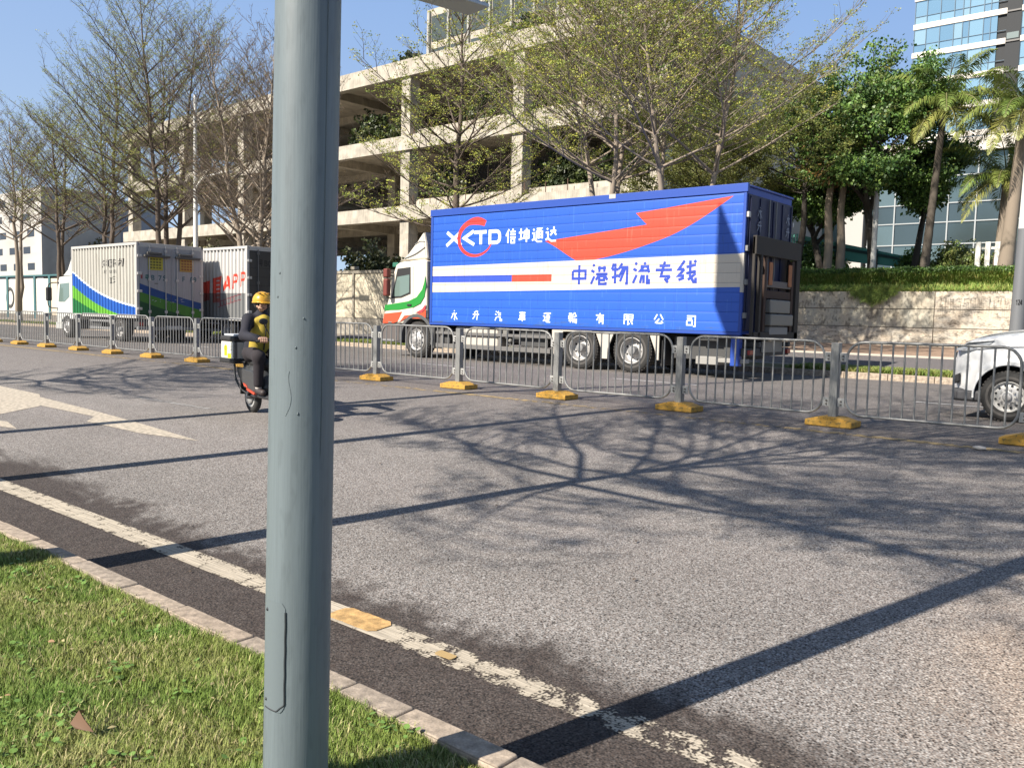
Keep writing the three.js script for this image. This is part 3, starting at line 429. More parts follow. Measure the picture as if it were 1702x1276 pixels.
// near pole in the foreground, with inspection cover and sign panel
{
  const tex = dataTex(512, 1024, (x, y) => { const a = 0.5 + 0.5 * fbm(x / 60, y / 240, 4), s = smooth(fbm(x / 6, y / 6 + 9, 2), 0.52, 0.62), v = 0.9 + 0.12 * a - 0.05 * fbm(x / 4, y / 90, 3) + 0.14 * s - 0.04 * smooth(fbm(x / 40 + 9, y / 30, 3), 0.2, 0.5); const low = (1 - smooth(y, 0, 40)) * 0.12; return [v - low, v - low, v - low * 1.3]; });
  const bump = dataTex(512, 1024, (x, y) => { const v = 0.5 + 0.25 * fbm(x / 90, y / 40, 4) + 0.1 * fbm(x / 6, y / 60, 2); return [v, v, v]; }, { linear: true });
  const grey = new THREE.MeshPhysicalMaterial({ color: lin(0.150, 0.182, 0.196), roughness: 0.5, map: tex, bumpMap: bump, bumpScale: 0.0016, clearcoat: 0.05, clearcoatRoughness: 0.4 }), dark = std([0.03, 0.035, 0.04], 0.6);
  const p = thing('sign_pole', 'thick grey painted steel pole standing in the near lawn', 'pole', [-2.062, -0.29, -1.485]); p.rotation.set(0.006, 0, -0.027);
  const rad = (y) => lerp(0.0958, 0.078, y / 6.0), prof = []; for (let i = 0; i <= 40; i++) prof.push(new THREE.Vector2(rad((i / 40) * 6), (i / 40) * 6));
  const shaft = new THREE.LatheGeometry(prof, 64); part(p, 'shaft', shaft, grey);
  // curved cover plate, screws and weld seam; a0 is the azimuth of the street side
  const a0 = Math.atan2(2.05, 1.485), h = 0.325, y0 = 0.40, n = 14, on = (an, y, up) => [Math.sin(an) * (rad(y) + up), y, Math.cos(an) * (rad(y) + up)];
  const cov = new THREE.CylinderGeometry(rad(y0 + h) + 0.0018, rad(y0) + 0.0022, h, n, 8, true, a0 - 1.25, 0.86).translate(0, y0 + h / 2, 0);
  { const q = cov.attributes.position, w = V(); for (let i = 0; i < q.count; i++) { w.fromBufferAttribute(q, i); const v = (w.y - y0) / h, an = Math.atan2(w.x, w.z) - (a0 - 1.25), e = Math.min(an, 0.86 - an) / 0.86, ev = Math.min(v, 1 - v); if (ev < 0.07 && e < 0.12) q.setY(i, w.y + (v < 0.5 ? 1 : -1) * (0.12 - e) * 0.14); } cov.computeVertexNormals(); }
  part(p, 'inspection_cover', cov, std([0.135, 0.163, 0.175], 0.5));
  const edge = []; for (let i = 0; i <= 24; i++) { const t = i / 24; edge.push(on(a0 - 0.385 + 0.004 * Math.sin(i), y0 + 0.026 + t * (h - 0.052), 0.0008)); } for (let i = 1; i <= 6; i++) edge.unshift(on(a0 - 0.385 - i * 0.13, y0 + 0.026 - Math.min(i, 2) * 0.0115, 0.0008));
  part(p, 'cover_gap', pipe(edge, 0.0032, 60, 6), dark);
  for (const y of [y0 + 0.027, y0 + h - 0.03]) part(p, 'screw', new THREE.SphereGeometry(0.0053, 10, 8).translate(...on(a0 - 1.12, y, 0.001)), dark);
  const seam = []; for (let i = 0; i <= 20; i++) seam.push(on(a0 + 0.62, 1.15 + (i / 20) * 4.7, 0.0002)); part(p, 'weld_seam', pipe(seam, 0.0019, 60, 5), grey);
  const rr = rngOf(77), dr = []; for (let i = 0; i < 5; i++) dr.push(new THREE.SphereGeometry(0.0026, 8, 6).scale(1, 1 + rr(), 1).translate(...on(a0 - 0.9 + rr() * 1.0, 1.24 + rr() * 0.5, 0))); part(p, 'paint_drips', dr, grey);
  const drip = []; for (let i = 0; i <= 10; i++) drip.push(on(a0 - 0.5 + 0.1 * Math.sin(i * 0.5) + i * 0.02, 1.26 + i * 0.0125, -0.0008)); part(p, 'paint_ridge', pipe(drip, 0.0018, 20, 5), grey);
  const alu = std([0.44, 0.46, 0.48], 0.45, { metalness: 0.35 });
  const s = part(p, 'sign_panel', rb(-0.02, 0.02, 2.515, 3.5, -0.565, -0.115, 0.008), alu); s.rotation.y = -0.2; part(s, 'sign_rim', [rb(-0.054, 0.054, 2.502, 2.515, -0.575, -0.105, 0.004), rb(-0.05, -0.02, 2.515, 3.5, -0.575, -0.565, 0.002, 1)], alu); part(s, 'sign_bracket', [cyl([0, 2.75, 0.1], [0, 2.75, -0.54], 0.016, 0.016, 10), cyl([0, 3.2, 0.1], [0, 3.2, -0.54], 0.016, 0.016, 10), rb(0.02, 0.045, 2.57, 3.4, -0.45, -0.41, 0.004, 1)], std([0.3, 0.3, 0.32], 0.5));
}
// poles left of the frame whose shadows cross the road
{
  const grey = std([0.25, 0.28, 0.3], 0.5), green = std([0.04, 0.16, 0.1], 0.6);
  const a = thing('shadow_board_mast', 'tall grey mast with an added green board shading the blue truck, left of the view', 'mast', [-11.6, -0.3, -1.55]); part(a, 'shaft', cyl([0, 0, 0], [0, 12.3, 0], 0.12, 0.08, 20), grey);
  const b = part(a, 'shadow_board', bx(-0.03, 0.03, -2.2, 0, -2.6, 0), green); b.position.set(0.72, 12.35, -2.95); b.rotation.y = 0.13; part(a, 'board_arm', cyl([0, 11.3, 0], [0.72, 11.6, -3.2], 0.06, 0.05, 10), grey);  // unseen board and arm, added and shaped for their shadow on the blue truck
  const c = thing('utility_pole', 'plain grey pole on the near verge, left of the view', 'pole', [-8.55, -0.3, -1.6]); part(c, 'shaft', cyl([0, 0, 0], [0, 8.5, 0], 0.12, 0.08, 20), grey);
}
// ------------------------------------------------------------------ trees and shrubs
const barkTex = dataTex(128, 256, (x, y) => { const v = 0.7 + 0.35 * fbm(x / 10, y / 26, 4) + 0.2 * fbm(x / 3, y / 5, 2); return [v, v * 0.97, v * 0.93]; });
const bark = [std([0.17, 0.13, 0.10], 0.95), std([0.11, 0.084, 0.065], 0.95), std([0.27, 0.22, 0.17], 0.95), std([0.05, 0.042, 0.035], 0.95)];
function sprig(seed, n, size, spread, droop = 0.2, fat = 0.4) { // n small leaves round a twig end
  const r = rngOf(seed), p = [], nn = [], ix = [], nrm = V(), dir = V(), side = V();
  for (let i = 0; i < n; i++) {
    const c = V((r() - 0.5) * 2 * spread, (r() - 0.5) * spread * 0.8, (r() - 0.5) * 2 * spread); dir.set(r() - 0.5, (r() - 0.5) * 0.8 - droop, r() - 0.5).normalize(); side.set(r() - 0.5, r() - 0.5, r() - 0.5).cross(dir).normalize(); nrm.crossVectors(side, dir); const neg = nrm.y < 0; if (neg) nrm.negate();
    const l = size * (0.7 + 0.6 * r()), w = l * fat, b = p.length / 3, q = (v) => p.push(v.x, v.y, v.z);
    q(c); q(c.clone().addScaledVector(dir, l * 0.5).addScaledVector(side, w)); q(c.clone().addScaledVector(dir, l)); q(c.clone().addScaledVector(dir, l * 0.5).addScaledVector(side, -w));
    for (let k = 0; k < 4; k++) nn.push(nrm.x, nrm.y, nrm.z); neg ? ix.push(b, b + 1, b + 2, b, b + 2, b + 3) : ix.push(b, b + 2, b + 1, b, b + 3, b + 2);
  }
  const g = new THREE.BufferGeometry(); g.setAttribute('position', new THREE.Float32BufferAttribute(p, 3)); g.setIndex(ix); g.computeVertexNormals(); return g;
}
const fineSprig = sprig(1, 9, 0.05, 0.10), midSprig = sprig(2, 11, 0.105, 0.19, 0.5), bigSprig = sprig(3, 8, 0.2, 0.24, 0.6, 0.36), hedgeSprig = sprig(4, 12, 0.055, 0.09, 0.0, 0.45);
const leafMat = leafy([1, 1, 1], { transmission: 0.35, roughness: 0.85, thickness: 0 }), glossLeaf = leafy([1, 1, 1], { transmission: 0.22, roughness: 0.5, thickness: 0 });
const tweak = (c, r, k = 0.35) => { const j = 1 - k / 2 + k * r(); return [c[0] * j * (0.9 + 0.25 * r()), c[1] * j, c[2] * j * (0.85 + 0.3 * r())]; };
// tiered tree with ascending limbs and fine twigs
function umbrellaTree(o) {
  const r = rngOf(o.seed), T = new Tubes(), B = new Tubes(), leaves = [], H = o.h, g = thing(o.name ?? 'terminalia_tree', o.label, 'tree', o.at, 0, undefined);
  const stems = [];
  const base = V(0, -0.15, 0), fork = o.fork ?? 0.4;
  for (let s = 0; s < o.stems; s++) {
    const a = o.turn + (s / o.stems) * 6.283 + r() * 0.4, lean = o.stems > 1 ? (o.lean ?? 0.1) * (0.7 + 0.6 * r()) : 0.02, top = H * (s === 0 ? 1 : 0.78 + 0.2 * r()), pts = [], rad = [];
    const n = 14, off = o.stems > 1 ? o.r * 0.6 : 0;
    for (let i = 0; i <= n; i++) { const t = i / n, y = t * top, d = Math.max(0, y - fork) * lean + (y > fork * 0.5 ? off : 0); pts.push(V(Math.cos(a) * d + 0.10 * N2(y * 0.35, s * 9 + o.seed), y - (i ? 0 : 0.2), Math.sin(a) * d + 0.10 * N2(y * 0.35, s * 9 + o.seed + 50))); rad.push(Math.max(0.012, o.r * (o.stems > 1 ? 0.78 : 1) * (1 - 0.92 * Math.pow(t, 0.85)) * (i === 0 ? 1.25 : 1))); }
    T.add(pts, rad, 0, 9); stems.push({ pts, rad, top });
  }
  const at = (st, y) => { const k = clamp((y / st.top) * (st.pts.length - 1), 0, st.pts.length - 1.001), i = Math.floor(k); return { p: st.pts[i].clone().lerp(st.pts[i + 1], k - i), r: lerp(st.rad[i], st.rad[i + 1], k - i) }; };
  const addLeaf = (p, k = 1) => { if (r() < o.leaf * k) leaves.push({ x: p.x + (r() - 0.5) * 0.16, y: p.y + (r() - 0.3) * 0.10, z: p.z + (r() - 0.5) * 0.16, ry: r() * 6.28, rx: (r() - 0.5) * 0.5, rz: (r() - 0.5) * 0.5, s: o.leafSize * (0.6 + 0.8 * r()), c: tweak(o.tint[Math.floor(r() * o.tint.length)], r) }); };
  const bend = (p, d, len, n, rise, wob) => { const pts = [p.clone()], q = p.clone(), v = d.clone(); for (let i = 0; i < n; i++) { v.y += rise / n; v.x += (r() - 0.5) * wob; v.z += (r() - 0.5) * wob; v.normalize(); q.addScaledVector(v, len / n); pts.push(q.clone()); } return pts; };
  for (const st of stems) {
    for (let y = o.low * (0.9 + 0.2 * r()); y < st.top * 0.985; y += o.gap * (0.75 + 0.5 * r())) {
      const t = Math.max(0, (y - o.low) / (st.top - o.low)), k = Math.max(2, Math.round(o.whorl * (0.8 + 0.5 * r()))), a0 = r() * 6.28;
      for (let b = 0; b < k; b++) {
        const a = a0 + (b / k) * 6.283 + (r() - 0.5) * 0.7, el = lerp(o.el0, o.el1, t) + (r() - 0.5) * 0.3, s = at(st, y + (r() - 0.5) * 0.15), L = o.spread * (1 - 0.72 * Math.pow(t, 1.4)) * (0.65 + 0.55 * r());
        const d = V(Math.cos(a) * Math.cos(el), Math.sin(el), Math.sin(a) * Math.cos(el)), rr = Math.min(s.r * 0.55, 0.010 + L * 0.0075 * (o.fat ?? 1)), n = 7;
        const main = bend(s.p, d, L, n, o.rise, o.wob ?? 0.26); T.add(main, rr, 0.006, 5);
        const m2 = Math.round(L * o.twigs);
        for (let j = 0; j < m2; j++) {
          const f = 0.18 + 0.82 * (j + r() * 0.8) / m2, ki = Math.min(n - 1, Math.floor(f * n)), p = main[ki].clone().lerp(main[ki + 1], f * n - ki), fw = main[ki + 1].clone().sub(main[ki]).normalize(), sd = V(-fw.z, 0, fw.x).normalize(), sg = j % 2 ? 1 : -1;
          const d2 = fw.clone().multiplyScalar(0.75).addScaledVector(sd, sg * (0.6 + 0.5 * r())).add(V(0, 0.05 + 0.35 * r(), 0)).normalize(), L2 = Math.min(1.9, L * 0.42) * (1.15 - f * 0.6) * (0.5 + 0.8 * r()), tw = bend(p, d2, L2, 4, 0.15, 0.25);
          B.add(tw, rr * 0.34 * (1.1 - 0.6 * f) + 0.004, 0.0035, 4); addLeaf(tw[1], 0.6); addLeaf(tw[2], 0.8);
          const m3 = Math.round(L2 * o.fine);
          for (let q = 0; q < m3; q++) {
            const g3 = 0.2 + 0.8 * (q + r()) / m3, k3 = Math.min(3, Math.floor(g3 * 4)), p3 = tw[k3].clone().lerp(tw[k3 + 1], g3 * 4 - k3), s3 = q % 2 ? 1 : -1, f3 = tw[k3 + 1].clone().sub(tw[k3]).normalize(), d3 = f3.clone().multiplyScalar(0.8).add(V(-f3.z * s3 * (0.5 + 0.5 * r()), 0.1 + 0.35 * (r() - 0.2), f3.x * s3 * (0.5 + 0.5 * r()))).normalize(), L3 = (0.22 + 0.4 * r()) * Math.min(1, L2);
            const e = bend(p3, d3, L3, 2, 0.1, 0.2); B.add(e, 0.0055, 0.003, 3); addLeaf(e[1], 0.9); addLeaf(e[2], 1); if (o.leaf > 0.7) { addLeaf(p3, 0.8); addLeaf(e[2], 0.9); addLeaf(e[1], 0.7); }
          }
          addLeaf(tw[4], 1); addLeaf(tw[3], 0.7);
        }
      }
    }
  }
  part(g, 'trunk', T.geo(), bark[o.bark ?? 0]); part(g, 'twigs', B.geo(), bark[o.twigBark ?? o.bark ?? 0]);
  const cr = scatter(o.sprig ?? fineSprig, o.mat ?? leafMat, leaves, g, 'crown'); cr.userData = { kind: 'stuff' }; return g;
}
const spring = [[0.34, 0.39, 0.07], [0.40, 0.42, 0.09], [0.27, 0.33, 0.06]], olive = [[0.40, 0.43, 0.06], [0.46, 0.47, 0.07], [0.33, 0.38, 0.055], [0.24, 0.32, 0.05]], rust = [[0.21, 0.14, 0.06], [0.17, 0.15, 0.05], [0.23, 0.16, 0.08]], deep = [[0.075, 0.155, 0.03], [0.10, 0.195, 0.036], [0.06, 0.125, 0.026], [0.16, 0.26, 0.05]];
const left = { stems: 2, turn: 0.6, low: 5.2, gap: 1.05, whorl: 3.3, el0: 0.55, el1: 1.05, rise: 0.08, twigs: 2.6, fine: 5.4, bark: 1, leafSize: 0.66, r: 0.24, fork: 0.6, lean: 0.06 };
umbrellaTree({ ...left, seed: 101, at: [-59.6, 0.1, -21.6], h: 12.5, spread: 5.2, leaf: 0.6, tint: rust, bark: 2, twigBark: 1, label: 'leftmost street tree with brownish new leaves and a pale forked trunk' });
umbrellaTree({ ...left, seed: 102, at: [-53.2, 0.1, -21.6], h: 12.0, spread: 5.4, leaf: 0.36, tint: spring, fork: 2.6, label: 'nearly bare forked street tree in front of the white cab of the parked container truck' });
umbrellaTree({ ...left, seed: 103, at: [-47.4, 0.1, -21.8], h: 15.0, spread: 6.0, leaf: 0.5, tint: spring, lean: 0.075, turn: 0, label: 'tall two stemmed tree rising behind the white and green container' });
umbrellaTree({ ...left, seed: 104, at: [-41.0, 0.1, -21.8], h: 16.6, spread: 7.2, leaf: 0.5, tint: spring, stems: 3, turn: 1, lean: 0.07, label: 'tallest of the left trees, beside the slim white lamp pole' });
umbrellaTree({ ...left, seed: 105, at: [-33.2, 0.1, -21.6], h: 12.6, spread: 5.4, leaf: 0.22, tint: rust, stems: 3, turn: 2.2, lean: 0.16, low: 3.6, bark: 2, twigBark: 1, gap: 0.75, label: 'bare brown many stemmed tree left of the foreground pole' });
const mid = { stems: 1, turn: 0, low: 3.9, gap: 0.72, whorl: 4, el0: 0.12, el1: 0.95, rise: 0.28, twigs: 2.7, fine: 5, bark: 1, leafSize: 0.85, r: 0.2, leaf: 0.8, tint: olive };
umbrellaTree({ ...mid, seed: 106, at: [-21.0, 0.1, -21.7], h: 12.4, spread: 4.5, leaf: 0.65, el0: 0.22, label: 'olive leaved tree behind the front of the blue truck box' });
umbrellaTree({ ...mid, seed: 107, at: [-14.6, 0.1, -21.7], h: 13.6, spread: 4.8, leaf: 0.6, el0: 0.4, stems: 3, lean: 0.10, turn: 0.4, r: 0.17, bark: 2, low: 5.6, gap: 0.95, label: 'olive leaved tree with several pale stems behind the middle of the blue truck box' });
umbrellaTree({ ...mid, seed: 108, at: [-12.3, 0.1, -21.9], h: 12.8, spread: 5.0, leaf: 0.6, el0: 0.42, stems: 3, lean: 0.17, turn: 5.6, r: 0.17, bark: 2, low: 5.8, gap: 1.0, label: 'leaning pale stemmed tree behind the rear half of the blue truck box' });
umbrellaTree({ ...mid, seed: 109, at: [-12.9, 2.9, -32.4], h: 6.6, spread: 4.2, low: 3.2, gap: 0.4, r: 0.17, bark: 3, leaf: 0.95, tint: [[0.19, 0.23, 0.04], [0.15, 0.20, 0.035], [0.25, 0.27, 0.05]], leafSize: 1.2, label: 'spreading olive tree on the bank right behind the truck\'s rear' });
umbrellaTree({ ...mid, seed: 110, at: [-17.0, 2.9, -33.0], h: 6.6, spread: 4.4, low: 2.6, gap: 0.42, r: 0.16, bark: 3, leaf: 0.95, tint: [[0.18, 0.21, 0.04], [0.22, 0.23, 0.045]], leafSize: 1.2, label: 'olive tree on the bank partly hidden by the truck roof' });
// broad-leaved evergreens on the bank
function broadTree(o) {
  const r = rngOf(o.seed), g = thing('evergreen_tree', o.label, 'tree', o.at), T = new Tubes(), leaves = [], limb = (p, d, L, rad, depth) => {
    const pts = [p.clone()], v = d.clone(), q = p.clone(); for (let i = 0; i < 5; i++) { v.add(V((r() - 0.5) * 0.35, 0.06, (r() - 0.5) * 0.35)).normalize(); q.addScaledVector(v, L / 5); pts.push(q.clone()); }
    T.add(pts, rad, rad * 0.5, depth < 2 ? 7 : 4);
    if (depth >= 3) { for (let i = 1; i < 6; i++) for (let k = 0; k < o.dense; k++) { const s = pts[i]; leaves.push({ x: s.x + (r() - 0.5) * 0.55, y: s.y + (r() - 0.5) * 0.5, z: s.z + (r() - 0.5) * 0.55, ry: r() * 6.28, rx: (r() - 0.5) * 0.8, rz: (r() - 0.5) * 0.8, s: 0.75 + 0.6 * r(), c: tweak(o.tint[Math.floor(r() * o.tint.length)], r, 0.5) }); } return; }
    const n = depth === 0 ? o.limbs : 4; for (let i = 0; i < n; i++) { const a = (i / n) * 6.283 + r(), f = depth === 0 ? 0.55 + 0.45 * (i / n) : 0.4 + 0.6 * r(), k = Math.min(4, Math.floor(f * 5)), s = pts[k].clone().lerp(pts[k + 1], f * 5 - k), el = depth === 0 ? 0.35 + 0.6 * r() : 0.2 + 0.5 * r(); limb(s, V(Math.cos(a) * Math.cos(el), Math.sin(el), Math.sin(a) * Math.cos(el)).addScaledVector(v, depth ? 0.7 : 0.1).normalize(), L * (depth === 0 ? o.reach : 0.66) * (0.75 + 0.5 * r()), rad * 0.5, depth + 1); }
  };
  limb(V(0, -0.2, 0), V(o.lean ?? 0, 1, 0).normalize(), o.h, o.r, 0);
  part(g, 'trunk', T.geo(), bark[3]); scatter(o.sprig ?? midSprig, glossLeaf, leaves, g, 'crown').userData = { kind: 'stuff' }; return g;
}
broadTree({ seed: 201, at: [-10.35, 2.9, -33.0], h: 4.75, r: 0.2, limbs: 9, reach: 0.5, dense: 8, tint: deep, label: 'large dark green evergreen tree in front of the glass tower' });
broadTree({ seed: 202, at: [-12.8, 2.9, -34.8], h: 3.3, r: 0.17, limbs: 7, reach: 0.48, dense: 8, tint: deep, label: 'evergreen tree behind the left side of the big dark one' });
broadTree({ seed: 203, at: [-9.4, 2.9, -34.6], h: 3.9, r: 0.15, limbs: 6, reach: 0.36, dense: 8, tint: deep, label: 'dark evergreen at the left edge of the glass tower, beside the first palm' });
for (const [x, z, h, l] of [[-11.9, -32.6, 3.6, 'pale mottled bare trunk on the bank left of the grey post'], [-11.5, -32.8, 3.4, 'second mottled trunk on the bank close to its twin']]) { const T = new Tubes(); const t = thing('tree_trunk', l, 'tree', [x, 2.85, z]); T.add([V(0, -0.1, 0), V(0.03, h * 0.4, 0), V(-0.05, h * 0.8, 0.05), V(0.05, h + 1, 0)], 0.17, 0.11, 10); part(t, 'trunk', T.geo(), bark[2]); const r = rngOf(x * 10 | 0), lv = []; for (let i = 0; i < 420; i++) { const a = r() * 6.28, d = Math.sqrt(r()) * 1.3; lv.push({ x: Math.cos(a) * d, y: h + 0.2 + r() * 1.6, z: Math.sin(a) * d, ry: r() * 6, rx: r() - 0.5, rz: r() - 0.5, s: 0.8 + 0.5 * r(), c: tweak(r() < 0.3 ? [0.2, 0.13, 0.04] : deep[1], r, 0.5) }); } scatter(midSprig, glossLeaf, lv, t, 'crown').userData = { kind: 'stuff' }; }
// palms: ringed trunk and arching fronds of hanging leaflets
function palm(o) {
  const r = rngOf(o.seed), g = thing('palm_tree', o.label, 'palm tree', o.at), top = V(o.lean ?? 0, o.h, 0), prof = [];
  const n = 26, tp = []; for (let i = 0; i <= n; i++) { const t = i / n; tp.push(V((o.lean ?? 0) * t, t * o.h, 0)); prof.push(lerp(o.r, o.r * 0.6, Math.pow(t, 0.6)) * (1 + 0.10 * Math.exp(-t * 9) + (i % 2 ? 0.03 : -0.02))); }
  const T = new Tubes(); T.add(tp, prof, 0, 14); part(g, 'trunk', T.geo(), std(o.trunk ?? [0.24, 0.195, 0.15], 0.95)); part(g, 'crown_shaft', cyl([top.x * 0.93, o.h * 0.9, 0], [top.x, o.h + 0.35, 0], o.r * 0.62, o.r * 0.34, 12), std([0.16, 0.2, 0.06], 0.7));
  const green = std([1, 1, 1], 0.55, { vertexColors: true, side: THREE.DoubleSide });
  for (let f = 0; f < o.fronds; f++) {
    const a = (f / o.fronds) * 6.283 * 2.4 + r() * 0.5, el = lerp(1.25, -0.15, Math.pow(f / (o.fronds - 1), 0.9)) + (r() - 0.5) * 0.2, L = o.len * (0.85 + 0.3 * r()), p = [], c = [], ix = [], nn = [], d = V(Math.cos(a) * Math.cos(el), Math.sin(el), Math.sin(a) * Math.cos(el)), q = top.clone().add(V(0, 0.1, 0)), v = d.clone(), N = 52, dry = el < 0.1 ? 0.35 : 0, pts = [q.clone()];
    const base = mixc([0.13, 0.20, 0.038], [0.30, 0.27, 0.075], clamp(dry + 0.25 * r(), 0, 1));
    for (let i = 0; i < N; i++) { v.y -= (1.5 + 0.6 * r()) * (0.35 + i / N) / N * 1.25; v.normalize(); q.addScaledVector(v, L / N); pts.push(q.clone()); }
    const R = new Tubes(); R.add(pts.filter((_, i) => i % 2 === 0), 0.028, 0.006, 4);
    for (let i = 3; i < N; i++) for (let k = 0; k < 2; k++) for (const s of [-1, 1]) {
      const t = (i + k * 0.5) / N, b = pts[i].clone().lerp(pts[i + 1], k * 0.5), fw = pts[i + 1].clone().sub(pts[i]).normalize(), sd = V(-fw.z, 0, fw.x).normalize().multiplyScalar(s), ll = o.leaflet * Math.sin(Math.PI * Math.pow(t, 0.75) * 0.96 + 0.1) * (0.8 + 0.4 * r()), dir = sd.clone().multiplyScalar(0.75).addScaledVector(fw, 0.6).add(V(0, 0.25 - 0.5 * r(), 0)).normalize(), m = b.clone().addScaledVector(dir, ll * 0.5), e = m.clone().addScaledVector(dir.clone().add(V(0, -0.8 - 0.9 * r(), 0)).normalize(), ll * 0.5), w = fw.clone().multiplyScalar(0.017), z0 = p.length / 3, cc = tweak(base, r, 0.5);
      for (const u of [b, m.clone().sub(w), m.clone().add(w), e]) { p.push(u.x, u.y, u.z); c.push(...cc); nn.push(0, 1, 0); } ix.push(z0, z0 + 1, z0 + 2, z0 + 1, z0 + 3, z0 + 2);
    }
    const fg = new THREE.BufferGeometry(); fg.setAttribute('position', new THREE.Float32BufferAttribute(p, 3)); fg.setAttribute('color', new THREE.Float32BufferAttribute(c, 3)); fg.setAttribute('normal', new THREE.Float32BufferAttribute(nn, 3)); fg.setIndex(ix); fg.computeVertexNormals();
    const fr = part(g, 'frond', fg, green); part(fr, 'midrib', R.geo(), std([0.2, 0.19, 0.08], 0.8));
  }
}
palm({ seed: 301, at: [-8.5, 2.9, -32.7], h: 5.9, r: 0.17, lean: 0.35, trunk: [0.09, 0.075, 0.06], fronds: 18, len: 2.3, leaflet: 0.75, label: 'slender palm with a dark trunk beside the big evergreen' });
palm({ seed: 302, at: [-5.95, 2.9, -32.6], h: 5.4, r: 0.26, lean: 0.3, fronds: 20, len: 2.5, leaflet: 0.75, label: 'palm with a thick pale trunk at the right edge' });
palm({ seed: 303, at: [-6.5, 2.9, -34.4], h: 3.5, r: 0.2, lean: 0.1, fronds: 20, len: 2.6, leaflet: 0.7, label: 'lower palm half hidden behind the thick trunked one' });
// shrubs, hedge and bank grass
function shrub(name, label, cat, at, n, sx, sy, sz, tint, sp = hedgeSprig, seed = 1, box = false, s0 = 1, parent = null) {
  const r = rngOf(seed), L = []; for (let i = 0; i < n; i++) { let x, y, z; if (box) { x = (r() - 0.5) * 2 * sx; y = Math.pow(r(), 0.6) * sy * (1 + 0.16 * fbm(x * 0.9 + seed, 2, 2)); z = (r() - 0.5) * 2 * sz; } else { const a = r() * 6.283, b = Math.acos(r()), d = Math.pow(r(), 0.4) * (0.8 + 0.35 * N2(a * 1.3 + seed, b * 2)); x = Math.cos(a) * Math.sin(b) * d * sx; y = Math.cos(b) * d * sy; z = Math.sin(a) * Math.sin(b) * d * sz; } L.push({ x, y, z, ry: r() * 6.28, rx: (r() - 0.5) * 1.2, rz: (r() - 0.5) * 1.2, s: s0 * (0.7 + 0.7 * r()), c: tweak(tint[Math.floor(r() * tint.length)], r, 0.5) }); }
  const g = thing(name, label, cat, at); scatter(sp, glossLeaf, L, g, 'foliage').userData = { kind: 'stuff' };
  const T = new Tubes(); for (let i = 0; i < (box ? 24 : 7); i++) { const x = (r() - 0.5) * 2 * sx * 0.95, z = (r() - 0.5) * 1.6 * sz; T.add([V(box ? x : x * 0.15, -0.05, z * 0.2), V(x * (box ? 1 : 0.5), sy * 0.4, z * 0.6), V(x * (box ? 1.01 : 0.75), sy * 0.8, z * 0.9)], 0.02, 0.006, 4); } part(g, 'stems', T.geo(), bark[3]); return g;
}
shrub('hedge', 'low clipped dark green hedge running along the top of the bank', 'hedge', [-8.5, 2.88, -32.35], 15000, 10.5, 0.42, 0.5, [[0.10, 0.19, 0.04], [0.15, 0.25, 0.05], [0.075, 0.14, 0.03]], hedgeSprig, 5, true);
shrub('shrub', 'pale leaved shrub in front of the podium windows, left one', 'shrub', [-8.15, 2.9, -35.4], 1500, 0.95, 1.75, 0.8, [[0.20, 0.24, 0.06], [0.16, 0.21, 0.05], [0.10, 0.15, 0.04]], midSprig, 6, false, 0.8);
shrub('shrub', 'rounded pale shrub beside the white gate', 'shrub', [-7.25, 2.9, -34.6], 1400, 0.85, 1.25, 0.7, [[0.19, 0.23, 0.07], [0.14, 0.19, 0.05]], midSprig, 7, false, 0.8);
shrub('shrub', 'dark shrub left of the pale pair, in front of the podium base', 'shrub', [-9.6, 2.9, -35.8], 900, 0.8, 1.5, 0.7, deep, midSprig, 8);
shrub('shrub', 'dark bush on the bank behind the mottled trunks', 'shrub', [-13.6, 2.9, -35.6], 1600, 1.5, 2.0, 1.0, deep, midSprig, 9);
shrub('shrub', 'dark bushy growth above the boundary wall, left of the blue truck', 'shrub', [-39.5, 0, -33.5], 4200, 4.0, 5.6, 2.2, [[0.06, 0.075, 0.02], [0.09, 0.10, 0.025], [0.04, 0.055, 0.018]], bigSprig, 10);
shrub('shrub', 'dark bushy growth behind the cab of the blue truck', 'shrub', [-33.0, 0, -33.5], 3600, 3.6, 5.4, 2.2, [[0.06, 0.075, 0.02], [0.09, 0.10, 0.025]], bigSprig, 11);
shrub('shrub', 'brown green growth under the building between the left trees', 'shrub', [-62, 0, -36], 3600, 6.5, 6.6, 2.0, [[0.13, 0.12, 0.04], [0.09, 0.10, 0.03]], bigSprig, 12);
shrub('shrub', 'small dry tree behind the parked container truck, before the cream building', 'shrub', [-104, 0, -46], 1400, 5, 11, 3, [[0.15, 0.13, 0.05], [0.12, 0.12, 0.05]], bigSprig, 13, false, 1.6);
shrub('shrub', 'dark low bushes beyond the site hoarding', 'shrub', [-76, 0, -33], 2600, 9, 4.3, 2, [[0.03, 0.05, 0.018], [0.05, 0.07, 0.02]], bigSprig, 14);
